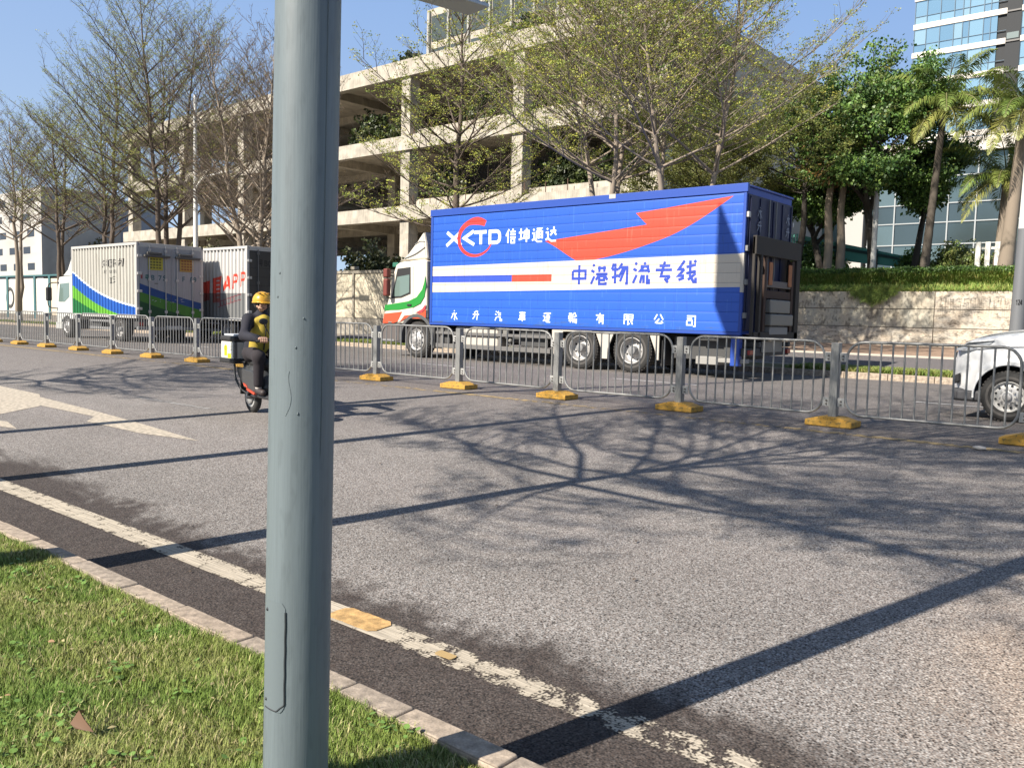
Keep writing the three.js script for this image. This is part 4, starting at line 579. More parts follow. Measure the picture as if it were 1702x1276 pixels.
let sb = 20; for (const [x, y, n, w, h] of [[-52, 13.85, 900, 2.6, 3.2], [-48.4, 13.85, 700, 1.8, 2.4], [-43.5, 8.95, 900, 2.0, 3.4], [-40.2, 13.85, 900, 2.2, 3.2], [-33.0, 8.95, 1300, 3.4, 3.3], [-29.2, 8.95, 1100, 2.2, 3.2], [-31.0, 13.85, 800, 2.6, 2.4], [-36.0, 19.4, 800, 2.6, 1.6], [-47.5, 19.3, 500, 2.2, 1.2]])
  shrub('self_sown_bush', `${['low', 'wide', 'ragged', 'dark', 'dense', 'tall', 'thin', 'leafy', 'small'][sb - 20]} bush on the concrete frame's ${y > 15 ? 'roof' : y > 10 ? 'upper' : 'first'} storey, ${x < -45 ? 'by its middle column' : x < -38 ? 'right of its middle column' : 'by its right corner'}`, 'bush', [x, y, -44.2], n, w, h, 1.0, [[0.05, 0.075, 0.02], [0.08, 0.11, 0.025], [0.035, 0.05, 0.016]], bigSprig, sb++);
{
  const r = rngOf(91), L = [], t = bladeTuft(9, 12, 0.16, 0.12, 0.007);
  for (let i = 0; i < 9000; i++) { const x = lerp(-19, 0, r()), z = -30.15 - 1.75 * Math.pow(r(), 1.3), y = z > -30.4 ? 2.4 : 2.43 + 0.55 * smooth(-z, 30.35, 31.9); L.push({ x, y, z, ry: r() * 6.28, rx: z > -30.4 ? 0.5 : 0, s: 0.7 + 0.8 * r(), c: tweak(r() < 0.7 ? [0.17, 0.26, 0.045] : [0.3, 0.3, 0.08], r, 0.4) }); }
  for (let i = 0; i < 500; i++) { const a = r() * r(), x = -9.3 + (r() - 0.5) * 1.5 * (1 - a), y = 2.45 - a * 0.45; L.push({ x, y, z: -29.93, ry: r() * 6.28, rx: 1.2 + r() * 0.6, s: 0.6 + 0.5 * r(), c: tweak([0.16, 0.23, 0.045], r, 0.5) }); }
  scatter(t, leafy([1, 1, 1]), L, scene, 'bank_grass').userData = { kind: 'stuff', label: 'bright grass on the bank edge above the retaining wall', category: 'grass' };
}
// trees left of the view whose bare crowns shade the near road
const shade = { stems: 1, turn: 0, low: 3.85, gap: 0.5, whorl: 5, el0: 0.38, el1: 0.6, rise: 0.10, twigs: 4.4, fine: 6.5, bark: 0, leafSize: 0.75, r: 0.16, leaf: 0.34, fat: 1.55, wob: 0.5, tint: olive };
umbrellaTree({ ...shade, seed: 401, at: [-5.62, -0.25, -1.0], h: 7.1, spread: 8.0, label: 'bare spreading tree on the near lawn just left of the view' });
umbrellaTree({ ...shade, seed: 402, at: [-18.1, -0.25, -1.5], h: 10, spread: 4.2, r: 0.12, label: 'bare tree on the near lawn far to the left' });
// ------------------------------------------------------------------ vehicles
const rubber = std([0.028, 0.027, 0.026], 0.9), dusty = std([0.075, 0.07, 0.066], 0.92), steel = std([0.40, 0.39, 0.38], 0.5, { metalness: 0.4 }), black = std([0.018, 0.018, 0.019], 0.7), chassisM = std([0.055, 0.055, 0.055], 0.8), greyPaint = std([0.20, 0.20, 0.20], 0.7), creamM = std([0.46, 0.425, 0.37], 0.6), glassDark = std([0.03, 0.045, 0.05], 0.06), glassGreen = std([0.16, 0.22, 0.20], 0.06, { metalness: 0.15 });
const sideZ = (g) => g.rotateX(Math.PI / 2); // lathe axis y -> z
function lathe(pts, seg = 40) { return new THREE.LatheGeometry(pts.map((p) => new THREE.Vector2(...p)), seg); }
function wheel(parent, x, y, z, r, w, deep, face = 1, rimMat = steel, holes = 8) { // z = outer face, face = +1 towards +z
  const o = new THREE.Group(); o.name = 'wheel'; o.position.set(x, y, z); if (face < 0) o.rotation.y = Math.PI; parent.add(o);
  const k = r * 0.60;
  const t = part(o, 'tyre', sideZ(lathe([[k, 0.0], [k * 1.04, 0.015], [r * 0.80, 0.02], [r * 0.93, 0.0], [r * 0.985, -0.03], [r, -0.06], [r, -w + 0.05], [r * 0.96, -w + 0.01], [k, -w], [k, 0]])), rubber);
  const tread = []; for (let i = 0; i < 44; i++) { const a = (i / 44) * 6.2832; tread.push(new THREE.BoxGeometry(r * 0.075, 0.012, w * 0.8).translate(0, r, -w * 0.5).rotateZ(a)); } part(o, 'tread', tread, dusty);
  part(o, 'sidewall_ring', sideZ(lathe([[r * 0.70, 0.0205], [r * 0.78, 0.0225], [r * 0.79, 0.020]])), dusty);
  const rim = part(o, 'rim', sideZ(lathe(deep ? [[k, 0.005], [k * 0.97, 0.012], [k * 0.92, 0.0], [k * 0.88, -0.08], [k * 0.84, -0.15], [k * 0.5, -0.165], [k * 0.45, -0.13], [0.001, -0.13]] : [[k, 0.005], [k * 0.96, 0.014], [k * 0.9, -0.01], [k * 0.82, -0.03], [k * 0.6, 0.0], [k * 0.42, 0.03], [k * 0.38, 0.05], [0.001, 0.055]])), rimMat);
  const hs = []; for (let i = 0; i < holes; i++) { const a = ((i + 0.5) / holes) * 6.2832, q = k * 0.74; hs.push(new THREE.CylinderGeometry(k * 0.075, k * 0.075, 0.02, 12).rotateX(Math.PI / 2).translate(Math.cos(a) * q, Math.sin(a) * q, deep ? -0.152 : -0.012)); } part(rim, 'hand_holes', hs, black);
  const nuts = []; for (let i = 0; i < 10; i++) { const a = (i / 10) * 6.2832, q = k * (deep ? 0.56 : 0.46); nuts.push(new THREE.CylinderGeometry(0.014, 0.016, 0.035, 6).rotateX(Math.PI / 2).translate(Math.cos(a) * q, Math.sin(a) * q, deep ? -0.145 : 0.035)); } part(rim, 'nuts', nuts, steel);
  part(o, 'hub', sideZ(lathe(deep ? [[k * 0.36, -0.14], [k * 0.34, 0.0], [k * 0.28, 0.03], [0.001, 0.035]] : [[k * 0.3, 0.03], [k * 0.28, 0.075], [k * 0.2, 0.09], [0.001, 0.092]], 24)), deep ? greyPaint : steel);
  return o;
}
// ---- blue three axle box truck
{
  const X0 = -17.68, X1 = -8.1, T = 4.17, B = 1.0, Z = -17.3, W = 2.5;
  const t = thing('box_truck', 'blue and white three axle box truck with a red arrow on its side', 'truck', [-13.5, 0, Z - W / 2]); const ox = -13.5, L = (x) => x - ox, zn = W / 2, zf = -W / 2;
  const PX = 205, TW = 2048, TH = 704, ux = (x) => (x - X0) * (TW / (X1 - X0)), uy = (y) => (T - y) * (TH / (T - B));
  const livery = canvas(TW, TH, (c, w, h) => {
    const blue = '#1a52b6', white = '#c6bcae', red = '#d6402a';
    c.fillStyle = blue; c.fillRect(0, 0, w, h); c.fillStyle = '#1f5ac2'; c.globalAlpha = 0.55; c.fillRect(0, uy(2.0), w, h); c.globalAlpha = 1;
    const y1 = (x) => uy(lerp(2.63, 2.74, (x - X0) / 9.58)), y0 = (x) => uy(lerp(1.90, 2.02, (x - X0) / 9.58));
    c.fillStyle = white; c.beginPath(); c.moveTo(0, y1(X0)); c.lineTo(w, y1(X1)); c.lineTo(w, y0(X1)); c.lineTo(0, y0(X0)); c.fill();
    c.fillStyle = '#2a48b4'; c.fillRect(0, uy(2.36), ux(-14.62), uy(2.18) - uy(2.36)); c.fillStyle = red; c.fillRect(ux(-14.62), uy(2.36), ux(-13.3) - ux(-14.62), uy(2.18) - uy(2.36));
    // arrow: long swoosh with a stepped upper edge
    c.beginPath(); c.moveTo(ux(-13.55), uy(3.20)); c.quadraticCurveTo(ux(-12.2), uy(3.32), ux(-10.55), uy(3.47)); c.lineTo(ux(-10.86), uy(3.75)); c.quadraticCurveTo(ux(-9.6), uy(3.86), ux(-8.4), uy(3.98)); c.bezierCurveTo(ux(-9.1), uy(3.55), ux(-9.6), uy(3.27), ux(-10.2), uy(3.1)); c.bezierCurveTo(ux(-10.9), uy(2.9), ux(-11.3), uy(2.8), ux(-12.0), y1(-12.0)); c.lineTo(ux(-12.55), y1(-12.5)); c.bezierCurveTo(ux(-12.9), uy(2.85), ux(-13.2), uy(3.08), ux(-13.55), uy(3.20)); c.fillStyle = red; c.fill();
    // logo
    c.strokeStyle = '#dfe3ea'; c.lineCap = 'butt'; const s = uy(0) - uy(1), lw = 21; c.lineWidth = lw;
    const ln = (...p) => { c.beginPath(); p.forEach(([x, y], i) => (i ? c.lineTo(ux(x), uy(y)) : c.moveTo(ux(x), uy(y)))); c.stroke(); };
    ln([-17.04, 3.575], [-16.48, 3.20]); ln([-16.50, 3.575], [-17.06, 3.20]);
    ln([-16.02, 3.57], [-16.38, 3.39], [-16.0, 3.2]); ln([-16.0, 3.53], [-15.55, 3.53]); ln([-15.76, 3.53], [-15.76, 3.2]);
    c.beginPath(); c.moveTo(ux(-15.43), uy(3.53)); c.lineTo(ux(-15.22), uy(3.53)); c.quadraticCurveTo(ux(-15.08), uy(3.53), ux(-15.08), uy(3.40)); c.lineTo(ux(-15.08), uy(3.36)); c.quadraticCurveTo(ux(-15.08), uy(3.23), ux(-15.22), uy(3.23)); c.lineTo(ux(-15.43), uy(3.23)); c.closePath(); c.stroke();
    c.strokeStyle = '#e0332c'; for (let i = 0; i < 60; i++) { const a = 0.95 + (i / 60) * 5.0, a2 = a + 5.2 / 60; c.lineWidth = 34 * Math.pow(1 - i / 62, 0.7) + 3 + (i < 12 ? 12 * Math.sin((i / 12) * 3.14) : 0); c.beginPath(); c.arc(0, 0, 1, 0, 0); c.beginPath(); for (const q of [a, a2]) { const px = ux(-15.96 + 0.62 * Math.cos(q)), py = uy(3.37 + 0.47 * Math.sin(q)); q === a ? c.moveTo(px, py) : c.lineTo(px, py); } c.stroke(); }
    c.strokeStyle = '#e4e8ee'; [...'信坤通达'].forEach((ch, i) => glyph(c, ch, ux(-14.86 + i * 0.445), uy(3.56), ux(-14.86 + 0.37) - ux(-14.86), uy(3.2) - uy(3.56), 10.5));
    c.strokeStyle = '#2440a6'; [...'中港物流专线'].forEach((ch, i) => glyph(c, ch, ux(-12.68 + i * 0.602), uy(2.575 + i * 0.008), ux(-12.2) - ux(-12.68), uy(2.09) - uy(2.57), 14.5));
    c.strokeStyle = '#e2e6ee'; [...'永升汽車運輸有限公司'].forEach((ch, i) => glyph(c, ch, ux(-16.82 + i * 0.82), uy(1.40), 56, 56, 7));
    c.globalAlpha = 0.07; const r = rngOf(71); for (let i = 0; i < 420; i++) { c.fillStyle = r() < 0.5 ? '#000' : '#fff'; c.fillRect(r() * w, r() * h, 2 + r() * 5, 20 + r() * 150 * r()); } c.globalAlpha = 0.2; c.fillStyle = '#5c5348'; for (let i = 0; i < 120; i++) c.fillRect(r() * w, h - 40 * r() * r(), 20 + r() * 80, 8); c.globalAlpha = 1;
  }, { clamp: true });
  const rimb = std([0.016, 0.06, 0.32], 0.45), darkBlue = std([0.006, 0.011, 0.05], 0.55), paint = new THREE.MeshPhysicalMaterial({ map: livery, roughness: 0.48, clearcoat: 0.25, clearcoatRoughness: 0.35, color: 0xffffff });
  part(t, 'cargo_box', bx(L(X0) + 0.02, L(X1) - 0.03, B, T - 0.01, zf + 0.02, zn - 0.05), rimb);
  const N = 14, ph = (T - 0.14 - (B + 0.05)) / N; // planks of the side, each with a groove under it
  for (let i = 0; i < N; i++) {
    const y0 = B + 0.05 + i * ph, y1 = y0 + ph, e = 0.008, P = [[y0 + 0.002, zn - 0.005], [y0 + 0.005, zn - 0.001], [y0 + 0.07, zn], [y1 - 0.06, zn], [y1 - 0.006, zn - 0.0005], [y1 - 0.002, zn - 0.0045]], p = [], uv = [], ix = [];
    for (const x of [L(X0) + 0.09, L(X1) - 0.07]) for (const [y, z] of P) { p.push(x, y, z); uv.push((x + ox - X0) / (X1 - X0), (y - B) / (T - B)); }
    for (let k = 0; k < 5; k++) ix.push(k, k + 6, k + 1, k + 1, k + 6, k + 7);
    const g = new THREE.BufferGeometry(); g.setAttribute('position', new THREE.Float32BufferAttribute(p, 3)); g.setAttribute('uv', new THREE.Float32BufferAttribute(uv, 2)); g.setIndex(ix); g.computeVertexNormals(); part(t, 'side_plank', g, paint);
  }
  part(t, 'top_rail', rb(L(X0) - 0.01, L(X1) + 0.03, T - 0.13, T + 0.06, zn - 0.06, zn + 0.03, 0.012), rimb); part(t, 'bottom_rail', rb(L(X0), L(X1), B - 0.02, B + 0.045, zn - 0.06, zn + 0.012, 0.008), rimb);
  part(t, 'corner_post', rb(L(X0), L(X0) + 0.085, B + 0.05, T - 0.135, zn - 0.06, zn + 0.012, 0.008), rimb); part(t, 'corner_post', [rb(L(X1) - 0.065, L(X1), B + 0.05, 1.9, zn - 0.06, zn + 0.012, 0.006), rb(L(X1) - 0.065, L(X1), 2.75, T - 0.135, zn - 0.06, zn + 0.012, 0.006)], rimb); part(t, 'corner_band', rb(L(X1) - 0.065, L(X1), 1.905, 2.745, zn - 0.06, zn + 0.012, 0.006), creamM);
  part(t, 'roof', rb(L(X0), L(X1) + 0.02, T - 0.005, T + 0.04, zf, zn - 0.065, 0.02), rimb); part(t, 'roof_plate', bx(L(-11.6), L(-11.42), T - 0.04, T + 0.065, zn - 0.05, zn + 0.036), creamM);
  // rear doors with ribs, hinges and lock bars
  for (const s of [0, 1]) {
    const z0 = s ? 0.01 : zf + 0.05, z1 = s ? zn - 0.06 : -0.01, d = part(t, 'rear_door', rb(L(X1) - 0.03, L(X1) + 0.02, B + 0.08, T - 0.16, z0, z1, 0.008), darkBlue);
    for (let k = 0; k < 3; k++) part(d, 'door_rib', rb(L(X1) + 0.02, L(X1) + 0.045, B + 0.12, T - 0.2, lerp(z0, z1, 0.06 + k * 0.42), lerp(z0, z1, 0.06 + k * 0.42) + 0.05, 0.006, 1), darkBlue);
    part(d, 'lock_bar', cyl([L(X1) + 0.06, B + 0.1, lerp(z0, z1, s ? 0.15 : 0.85)], [L(X1) + 0.06, T - 0.18, lerp(z0, z1, s ? 0.15 : 0.85)], 0.016, 0.016, 8), greyPaint);
    for (let k = 0; k < 4; k++) part(d, 'hinge', rb(L(X1) - 0.01, L(X1) + 0.06, B + 0.35 + k * 0.72, B + 0.47 + k * 0.72, s ? zn - 0.12 : zf + 0.02, s ? zn - 0.02 : zf + 0.1, 0.01, 1), k === 3 ? steel : greyPaint);
  }
  const rearTxt = canvas(128, 256, (c, w, h) => { c.clearRect(0, 0, w, h); c.strokeStyle = '#9aa3b8'; glyph(c, '永', 14, 10, 100, 100, 11); glyph(c, '升', 14, 140, 100, 100, 11); }, { clamp: true }), rtM = std([0.6, 0.6, 0.6], 0.6, { map: rearTxt, transparent: true, alphaTest: 0.3 });
  for (const z of [zn - 0.45, -0.75]) part(t, 'door_lettering', quad([L(X1) + 0.05, 3.2, z], [L(X1) + 0.05, 3.2, z - 0.3], [L(X1) + 0.05, 3.8, z - 0.3], [L(X1) + 0.05, 3.8, z]), rtM);
  // tail lift folded up behind the doors
  const lm = std([0.035, 0.03, 0.026], 0.85), lx = L(X1) + 0.16, lift = part(t, 'tail_lift', [rb(lx, lx + 0.09, 2.72, 3.12, zf - 0.02, zn - 0.05, 0.01), rb(lx, lx + 0.09, B - 0.1, 2.72, zf - 0.02, zf + 0.2, 0.01), rb(lx, lx + 0.09, B - 0.1, 2.72, zn - 0.42, zn - 0.32, 0.01), rb(lx, lx + 0.06, B - 0.1, 3.1, zn - 0.12, zn - 0.05, 0.01), rb(lx, lx + 0.09, B - 0.12, B + 0.06, zf, zn - 0.1, 0.01), rb(lx - 0.1, lx - 0.02, B, 2.7, zf + 0.3, zf + 0.36, 0.01)], lm);
  const wood = std([0.05, 0.028, 0.02], 0.85), pale = std([0.17, 0.165, 0.15], 0.6);
  part(lift, 'lift_column', rb(lx - 0.02, lx + 0.05, B + 0.05, 2.7, zf + 0.24, zf + 0.38, 0.01), wood); part(lift, 'lift_column', rb(lx - 0.02, lx + 0.05, B + 0.05, 2.7, zn - 0.74, zn - 0.62, 0.01), wood);
  part(lift, 'crossbar', rb(lx - 0.04, lx + 0.04, 2.05, 2.2, zf + 0.4, zn - 0.76, 0.01), std([0.14, 0.12, 0.11], 0.8)); part(lift, 'crossbar', rb(lx - 0.04, lx + 0.04, 1.8, 1.98, zf + 0.4, zn - 0.76, 0.01), wood);
  part(lift, 'pump_box', rb(lx - 0.06, lx + 0.12, 1.48, 1.78, zf + 0.55, zn - 0.85, 0.03), pale); part(lift, 'pump_box', rb(lx - 0.06, lx + 0.16, 1.2, 1.46, zf + 0.45, zn - 0.8, 0.03), pale); part(lift, 'pump_box', rb(lx - 0.06, lx + 0.1, 1.0, 1.18, zf + 0.6, zn - 0.9, 0.02), greyPaint);
  const hz = canvas(128, 128, (c, w, h) => { c.fillStyle = '#b8784a'; c.fillRect(0, 0, w, h); c.fillStyle = '#6c3a26'; for (let i = -2; i < 6; i++) { c.beginPath(); c.moveTo(i * 40, h); c.lineTo(i * 40 + 20, h); c.lineTo(i * 40 + 84, 0); c.lineTo(i * 40 + 64, 0); c.fill(); } }), hzM = std([1, 1, 1], 0.7, { map: hz });
  part(lift, 'warning_plate', rb(lx + 0.05, lx + 0.07, 2.1, 2.6, zf + 0.42, zf + 0.6, 0.004, 1), hzM); part(lift, 'warning_plate', rb(lx + 0.05, lx + 0.07, 2.1, 2.6, zn - 1.0, zn - 0.82, 0.004, 1), hzM);
  part(t, 'lift_arm', [rb(lx - 0.5, lx + 0.1, 0.72, 0.84, zn - 0.5, zn - 0.4, 0.02), rb(lx - 0.5, lx + 0.1, 0.72, 0.84, zf + 0.4, zf + 0.5, 0.02)], chassisM); part(t, 'rear_bumper', rb(lx - 0.2, lx - 0.05, 0.52, 0.7, zf + 0.1, zn - 0.1, 0.02), chassisM); part(t, 'number_plate_panel', rb(lx - 0.04, lx - 0.01, 0.6, 0.86, zf + 0.6, zn - 0.8, 0.006, 1), pale); part(t, 'corner_skirt', rb(L(-8.34), L(-8.14), 0.3, B - 0.03, zn - 0.2, zn - 0.02, 0.02), rimb);
  for (const s of [zn - 0.3, zf + 0.15]) part(t, 'tail_lamp', rb(lx - 0.05, lx + 0.01, 0.56, 0.66, s, s + 0.18, 0.01), std([0.25, 0.02, 0.02], 0.4));
  const plateT = canvas(512, 96, (c, w, h) => { c.fillStyle = '#23221f'; c.fillRect(0, 0, w, h); c.fillStyle = '#cfccc4'; c.font = 'bold 58px sans-serif'; c.textAlign = 'center'; c.fillText('DHOLLANDIA', w / 2, 80); c.fillStyle = '#5f5d58'; c.fillRect(0, 0, w, 34); }, { clamp: true }); part(t, 'maker_plate', quad([L(-9.12), 0.86, zn - 0.118], [L(-8.72), 0.86, zn - 0.118], [L(-8.72), 0.98, zn - 0.118], [L(-9.12), 0.98, zn - 0.118]), std([1, 1, 1], 0.6, { map: plateT })); part(t, 'plate_back', bx(L(-9.14), L(-8.7), 0.84, 0.985, zn - 0.16, zn - 0.12), chassisM);
  // chassis, tanks, guards
  part(t, 'chassis', [bx(L(-18.9), L(X1) - 0.1, 0.72, 0.98, 0.3, 0.42), bx(L(-18.9), L(X1) - 0.1, 0.72, 0.98, -0.42, -0.3), bx(L(-15.0), L(-14.8), 0.5, 0.9, -1, 1), bx(L(-17.6), L(-17.5), 0.72, 0.98, -1, 1), bx(L(-9.9), L(-8.5), 0.4, 0.9, -0.9, 0.9), cyl([L(-12.4), 0.53, -0.9], [L(-12.4), 0.53, 0.9], 0.09, 0.09, 10), cyl([L(-10.88), 0.53, -0.9], [L(-10.88), 0.53, 0.9], 0.09, 0.09, 10)], chassisM);
  part(t, 'fuel_tank', rb(L(-16.75), L(-15.15), 0.42, 0.95, zn - 0.62, zn - 0.1, 0.06), creamM); for (const x of [-16.4, -15.55]) part(t, 'tank_strap', rb(L(x), L(x) + 0.05, 0.41, 0.96, zn - 0.63, zn - 0.092, 0.02, 1), greyPaint);
  part(t, 'battery_box', [rb(L(-17.55), L(-17.0), 0.45, 0.9, zn - 0.55, zn - 0.14, 0.03), rb(L(-14.4), L(-13.5), 0.48, 0.95, zn - 0.7, zn - 0.16, 0.03), cyl([L(-15.0), 0.7, zn - 0.35], [L(-14.5), 0.7, zn - 0.35], 0.14, 0.14, 14)], chassisM); part(t, 'valve', [rb(L(-14.95), L(-14.75), 0.72, 0.92, zn - 0.14, zn - 0.06, 0.02), new THREE.SphereGeometry(0.06, 10, 8).translate(L(-14.7), 0.62, zn - 0.1)], pale);
  const gm = std([0.13, 0.125, 0.12], 0.75); part(t, 'side_guard', rb(L(-17.45), L(-13.3), 0.34, 0.46, zn - 0.06, zn - 0.02, 0.01), gm); part(t, 'side_guard', rb(L(-17.45), L(-13.3), 0.72, 0.8, zn - 0.06, zn - 0.02, 0.01), gm); for (const x of [-17.3, -15.1, -13.5]) part(t, 'guard_upright', rb(L(x), L(x) + 0.08, 0.3, 0.98, zn - 0.1, zn - 0.062, 0.01, 1), gm);
  const arch = (x) => [[x - 0.66, B - 0.03 - 0.42], [x - 0.50, 0.92], [x - 0.32, 0.968], [x + 0.32, 0.968], [x + 0.50, 0.92], [x + 0.66, 0.55]];
  part(t, 'wheel_fender', slab([[L(-13.25), 0.972], [L(-13.25), 0.34], [L(-13.06), 0.34], ...arch(-12.4).map(([x, y]) => [L(x), y]), [L(-11.73), 0.3], [L(-11.55), 0.3], ...arch(-10.88).map(([x, y]) => [L(x), y]), [L(-10.2), 0.34], [L(-10.12), 0.34], [L(-10.12), 0.972]], zn - 0.06, zn - 0.02, 0.006), creamM);
  part(t, 'mud_guard', [bx(L(-13.2), L(-10.15), 0.975, 0.99, -1.15, zn - 0.062)], chassisM); part(t, 'rear_step', [rb(L(-9.2), L(-8.66), 0.3, 0.48, zn - 0.5, zn - 0.08, 0.02), rb(L(-8.7), L(-8.05), 0.36, 0.46, zn - 0.4, zn - 0.1, 0.02)], std([0.28, 0.27, 0.25], 0.8)); part(t, 'mudflap', bx(L(-10.12), L(-10.08), 0.2, 0.8, 0.4, zn - 0.12), black);
  for (const x of [-12.4, -10.88]) { wheel(t, L(x), 0.525, zn - 0.06, 0.525, 0.3, true); wheel(t, L(x), 0.525, zf + 0.06, 0.525, 0.3, true, -1); }
  wheel(t, L(-18.24), 0.525, zn - 0.03, 0.525, 0.32, false, 1, steel, 10); wheel(t, L(-18.24), 0.525, zf + 0.03, 0.525, 0.32, false, -1, steel, 10);
  // cab
  const cw = std([0.60, 0.55, 0.46], 0.4), cg = std([0.015, 0.22, 0.03], 0.45), cr = std([0.55, 0.075, 0.03], 0.4), crp = std([0.5, 0.05, 0.06], 0.45), cz = zn - 0.02;
  const P = (a) => a.map(([x, y]) => [L(x), y]);
  const body = P([[-19.72, 0.98], [-19.66, 1.3], [-19.5, 1.7], [-19.3, 2.45], [-19.17, 2.72], [-19.0, 2.8], [-18.0, 2.86], [-17.86, 2.8], [-17.83, 1.18], [-17.9, 1.12], [-18.7, 1.12], [-18.85, 0.98]]);
  part(t, 'cab', slab(body, zf + 0.06, cz, 0.05), cw);
  const door = part(t, 'cab_door', slab(P([[-19.42, 1.72], [-19.15, 2.62], [-18.42, 2.66], [-18.4, 1.16], [-18.72, 1.16], [-19.0, 1.02], [-19.45, 1.05]]), cz, cz + 0.012, 0.004), cw);
  part(door, 'window_frame', slab(P([[-19.33, 1.72], [-19.08, 2.6], [-18.52, 2.64], [-18.5, 1.86], [-18.9, 1.74]]), cz + 0.012, cz + 0.02, 0.002), black); part(door, 'window', slab(P([[-19.26, 1.78], [-19.08, 2.36], [-18.56, 2.42], [-18.56, 1.9], [-18.92, 1.79]]), cz + 0.02, cz + 0.026, 0.002), glassGreen); part(door, 'handle', rb(L(-18.62), L(-18.45), 1.5, 1.56, cz + 0.012, cz + 0.05, 0.01), black);
  part(t, 'green_stripe', slab(P([[-19.62, 1.52], [-19.1, 1.58], [-18.6, 1.64], [-18.25, 1.76], [-18.02, 1.98], [-17.93, 2.2], [-17.9, 2.38], [-17.86, 2.1], [-17.92, 1.78], [-18.08, 1.58], [-18.4, 1.46], [-19.0, 1.38], [-19.64, 1.36]]), cz + 0.013, cz + 0.022, 0.003), cg);
  part(t, 'red_panel', slab(P([[-19.7, 1.02], [-19.64, 1.26], [-18.86, 1.33], [-19.05, 1.04], [-19.2, 0.99], [-19.7, 0.97]]), cz + 0.013, cz + 0.024, 0.004), cr); part(t, 'red_panel', slab(P([[-18.97, 1.02], [-18.75, 1.22], [-18.35, 1.25], [-17.98, 1.32], [-17.85, 1.42], [-17.85, 1.14], [-18.68, 1.14]]), cz + 0.013, cz + 0.022, 0.003), cr); part(t, 'pink_stripe', slab(P([[-18.3, 1.30], [-18.0, 1.42], [-17.86, 1.56], [-17.86, 1.44], [-18.0, 1.33]]), cz + 0.0225, cz + 0.027, 0.002), crp);
  part(t, 'wind_deflector', slab(P([[-18.98, 2.84], [-18.75, 3.02], [-18.35, 3.38], [-18.12, 3.62], [-18.06, 3.64], [-17.96, 3.3], [-17.9, 2.9], [-17.92, 2.86]]), zf + 0.25, cz - 0.06, 0.06), cw); part(t, 'deflector_crease', pipe([[L(-18.85), 2.9, cz - 0.055], [L(-18.4), 3.02, cz - 0.05], [L(-18.0), 3.2, cz - 0.055]], 0.02, 16, 6), greyPaint); part(t, 'deflector_crease', pipe([[L(-18.42), 3.3, cz - 0.058], [L(-18.2), 3.38, cz - 0.055], [L(-18.02), 3.36, cz - 0.06]], 0.014, 12, 6), greyPaint);
  part(t, 'windscreen', slab(P([[-19.52, 1.74], [-19.31, 2.46], [-19.2, 2.7], [-19.25, 2.72], [-19.36, 2.46], [-19.56, 1.74]]), zf + 0.25, cz - 0.2, 0.004), glassDark); part(t, 'bumper', rb(L(-19.82), L(-19.0), 0.42, 0.98, zf + 0.08, cz, 0.06), std([0.10, 0.085, 0.08], 0.7)); part(t, 'bumper_trim', rb(L(-19.78), L(-19.2), 0.44, 0.5, cz - 0.05, cz + 0.012, 0.01), greyPaint); part(t, 'headlamp', rb(L(-19.86), L(-19.7), 0.7, 0.9, cz - 0.45, cz - 0.1, 0.03), pale); part(t, 'marker_lamp', rb(L(-19.46), L(-19.3), 0.985, 1.03, cz + 0.0, cz + 0.03, 0.008), pale);
  const archPts = []; for (let i = 0; i <= 14; i++) { const a = lerp(-0.25, Math.PI + 0.12, i / 14); archPts.push([L(-18.24) + Math.cos(a) * 0.62, 0.56 + Math.sin(a) * 0.62]); } for (let i = 14; i >= 0; i--) { const a = lerp(-0.25, Math.PI + 0.12, i / 14); archPts.push([L(-18.24) + Math.cos(a) * 0.72, 0.56 + Math.sin(a) * 0.72]); } part(t, 'wheel_arch', slab(archPts, cz - 0.4, cz + 0.035, 0.01), std([0.075, 0.078, 0.08], 0.75)); part(t, 'cab_step', [rb(L(-19.1), L(-18.92), 0.4, 0.95, cz - 0.3, cz - 0.02, 0.02), rb(L(-17.62), L(-17.5), 0.3, 1.0, cz - 0.3, cz, 0.02)], chassisM);
  const mir = part(t, 'mirror', rb(L(-19.42), L(-19.24), 1.78, 2.3, cz + 0.12, cz + 0.3, 0.05), std([0.16, 0.035, 0.025], 0.5)); part(mir, 'mirror_arm', [cyl([L(-19.32), 2.4, cz - 0.02], [L(-19.33), 2.4, cz + 0.2], 0.018, 0.018, 8), cyl([L(-19.33), 1.72, cz + 0.2], [L(-19.33), 2.42, cz + 0.2], 0.016, 0.016, 8), cyl([L(-19.4), 1.72, cz - 0.02], [L(-19.33), 1.75, cz + 0.2], 0.018, 0.018, 8)], black); part(mir, 'mirror_housing', rb(L(-19.44), L(-19.26), 2.34, 2.6, cz + 0.1, cz + 0.28, 0.04), std([0.16, 0.035, 0.025], 0.5));
  part(t, 'sun_visor', rb(L(-19.45), L(-19.2), 2.66, 2.8, zf + 0.2, cz - 0.1, 0.03), std([0.03, 0.14, 0.09], 0.4)); part(t, 'cab_gap', bx(L(-17.82), L(-17.7), 1.0, 2.6, -1.0, 1.05), black);
}
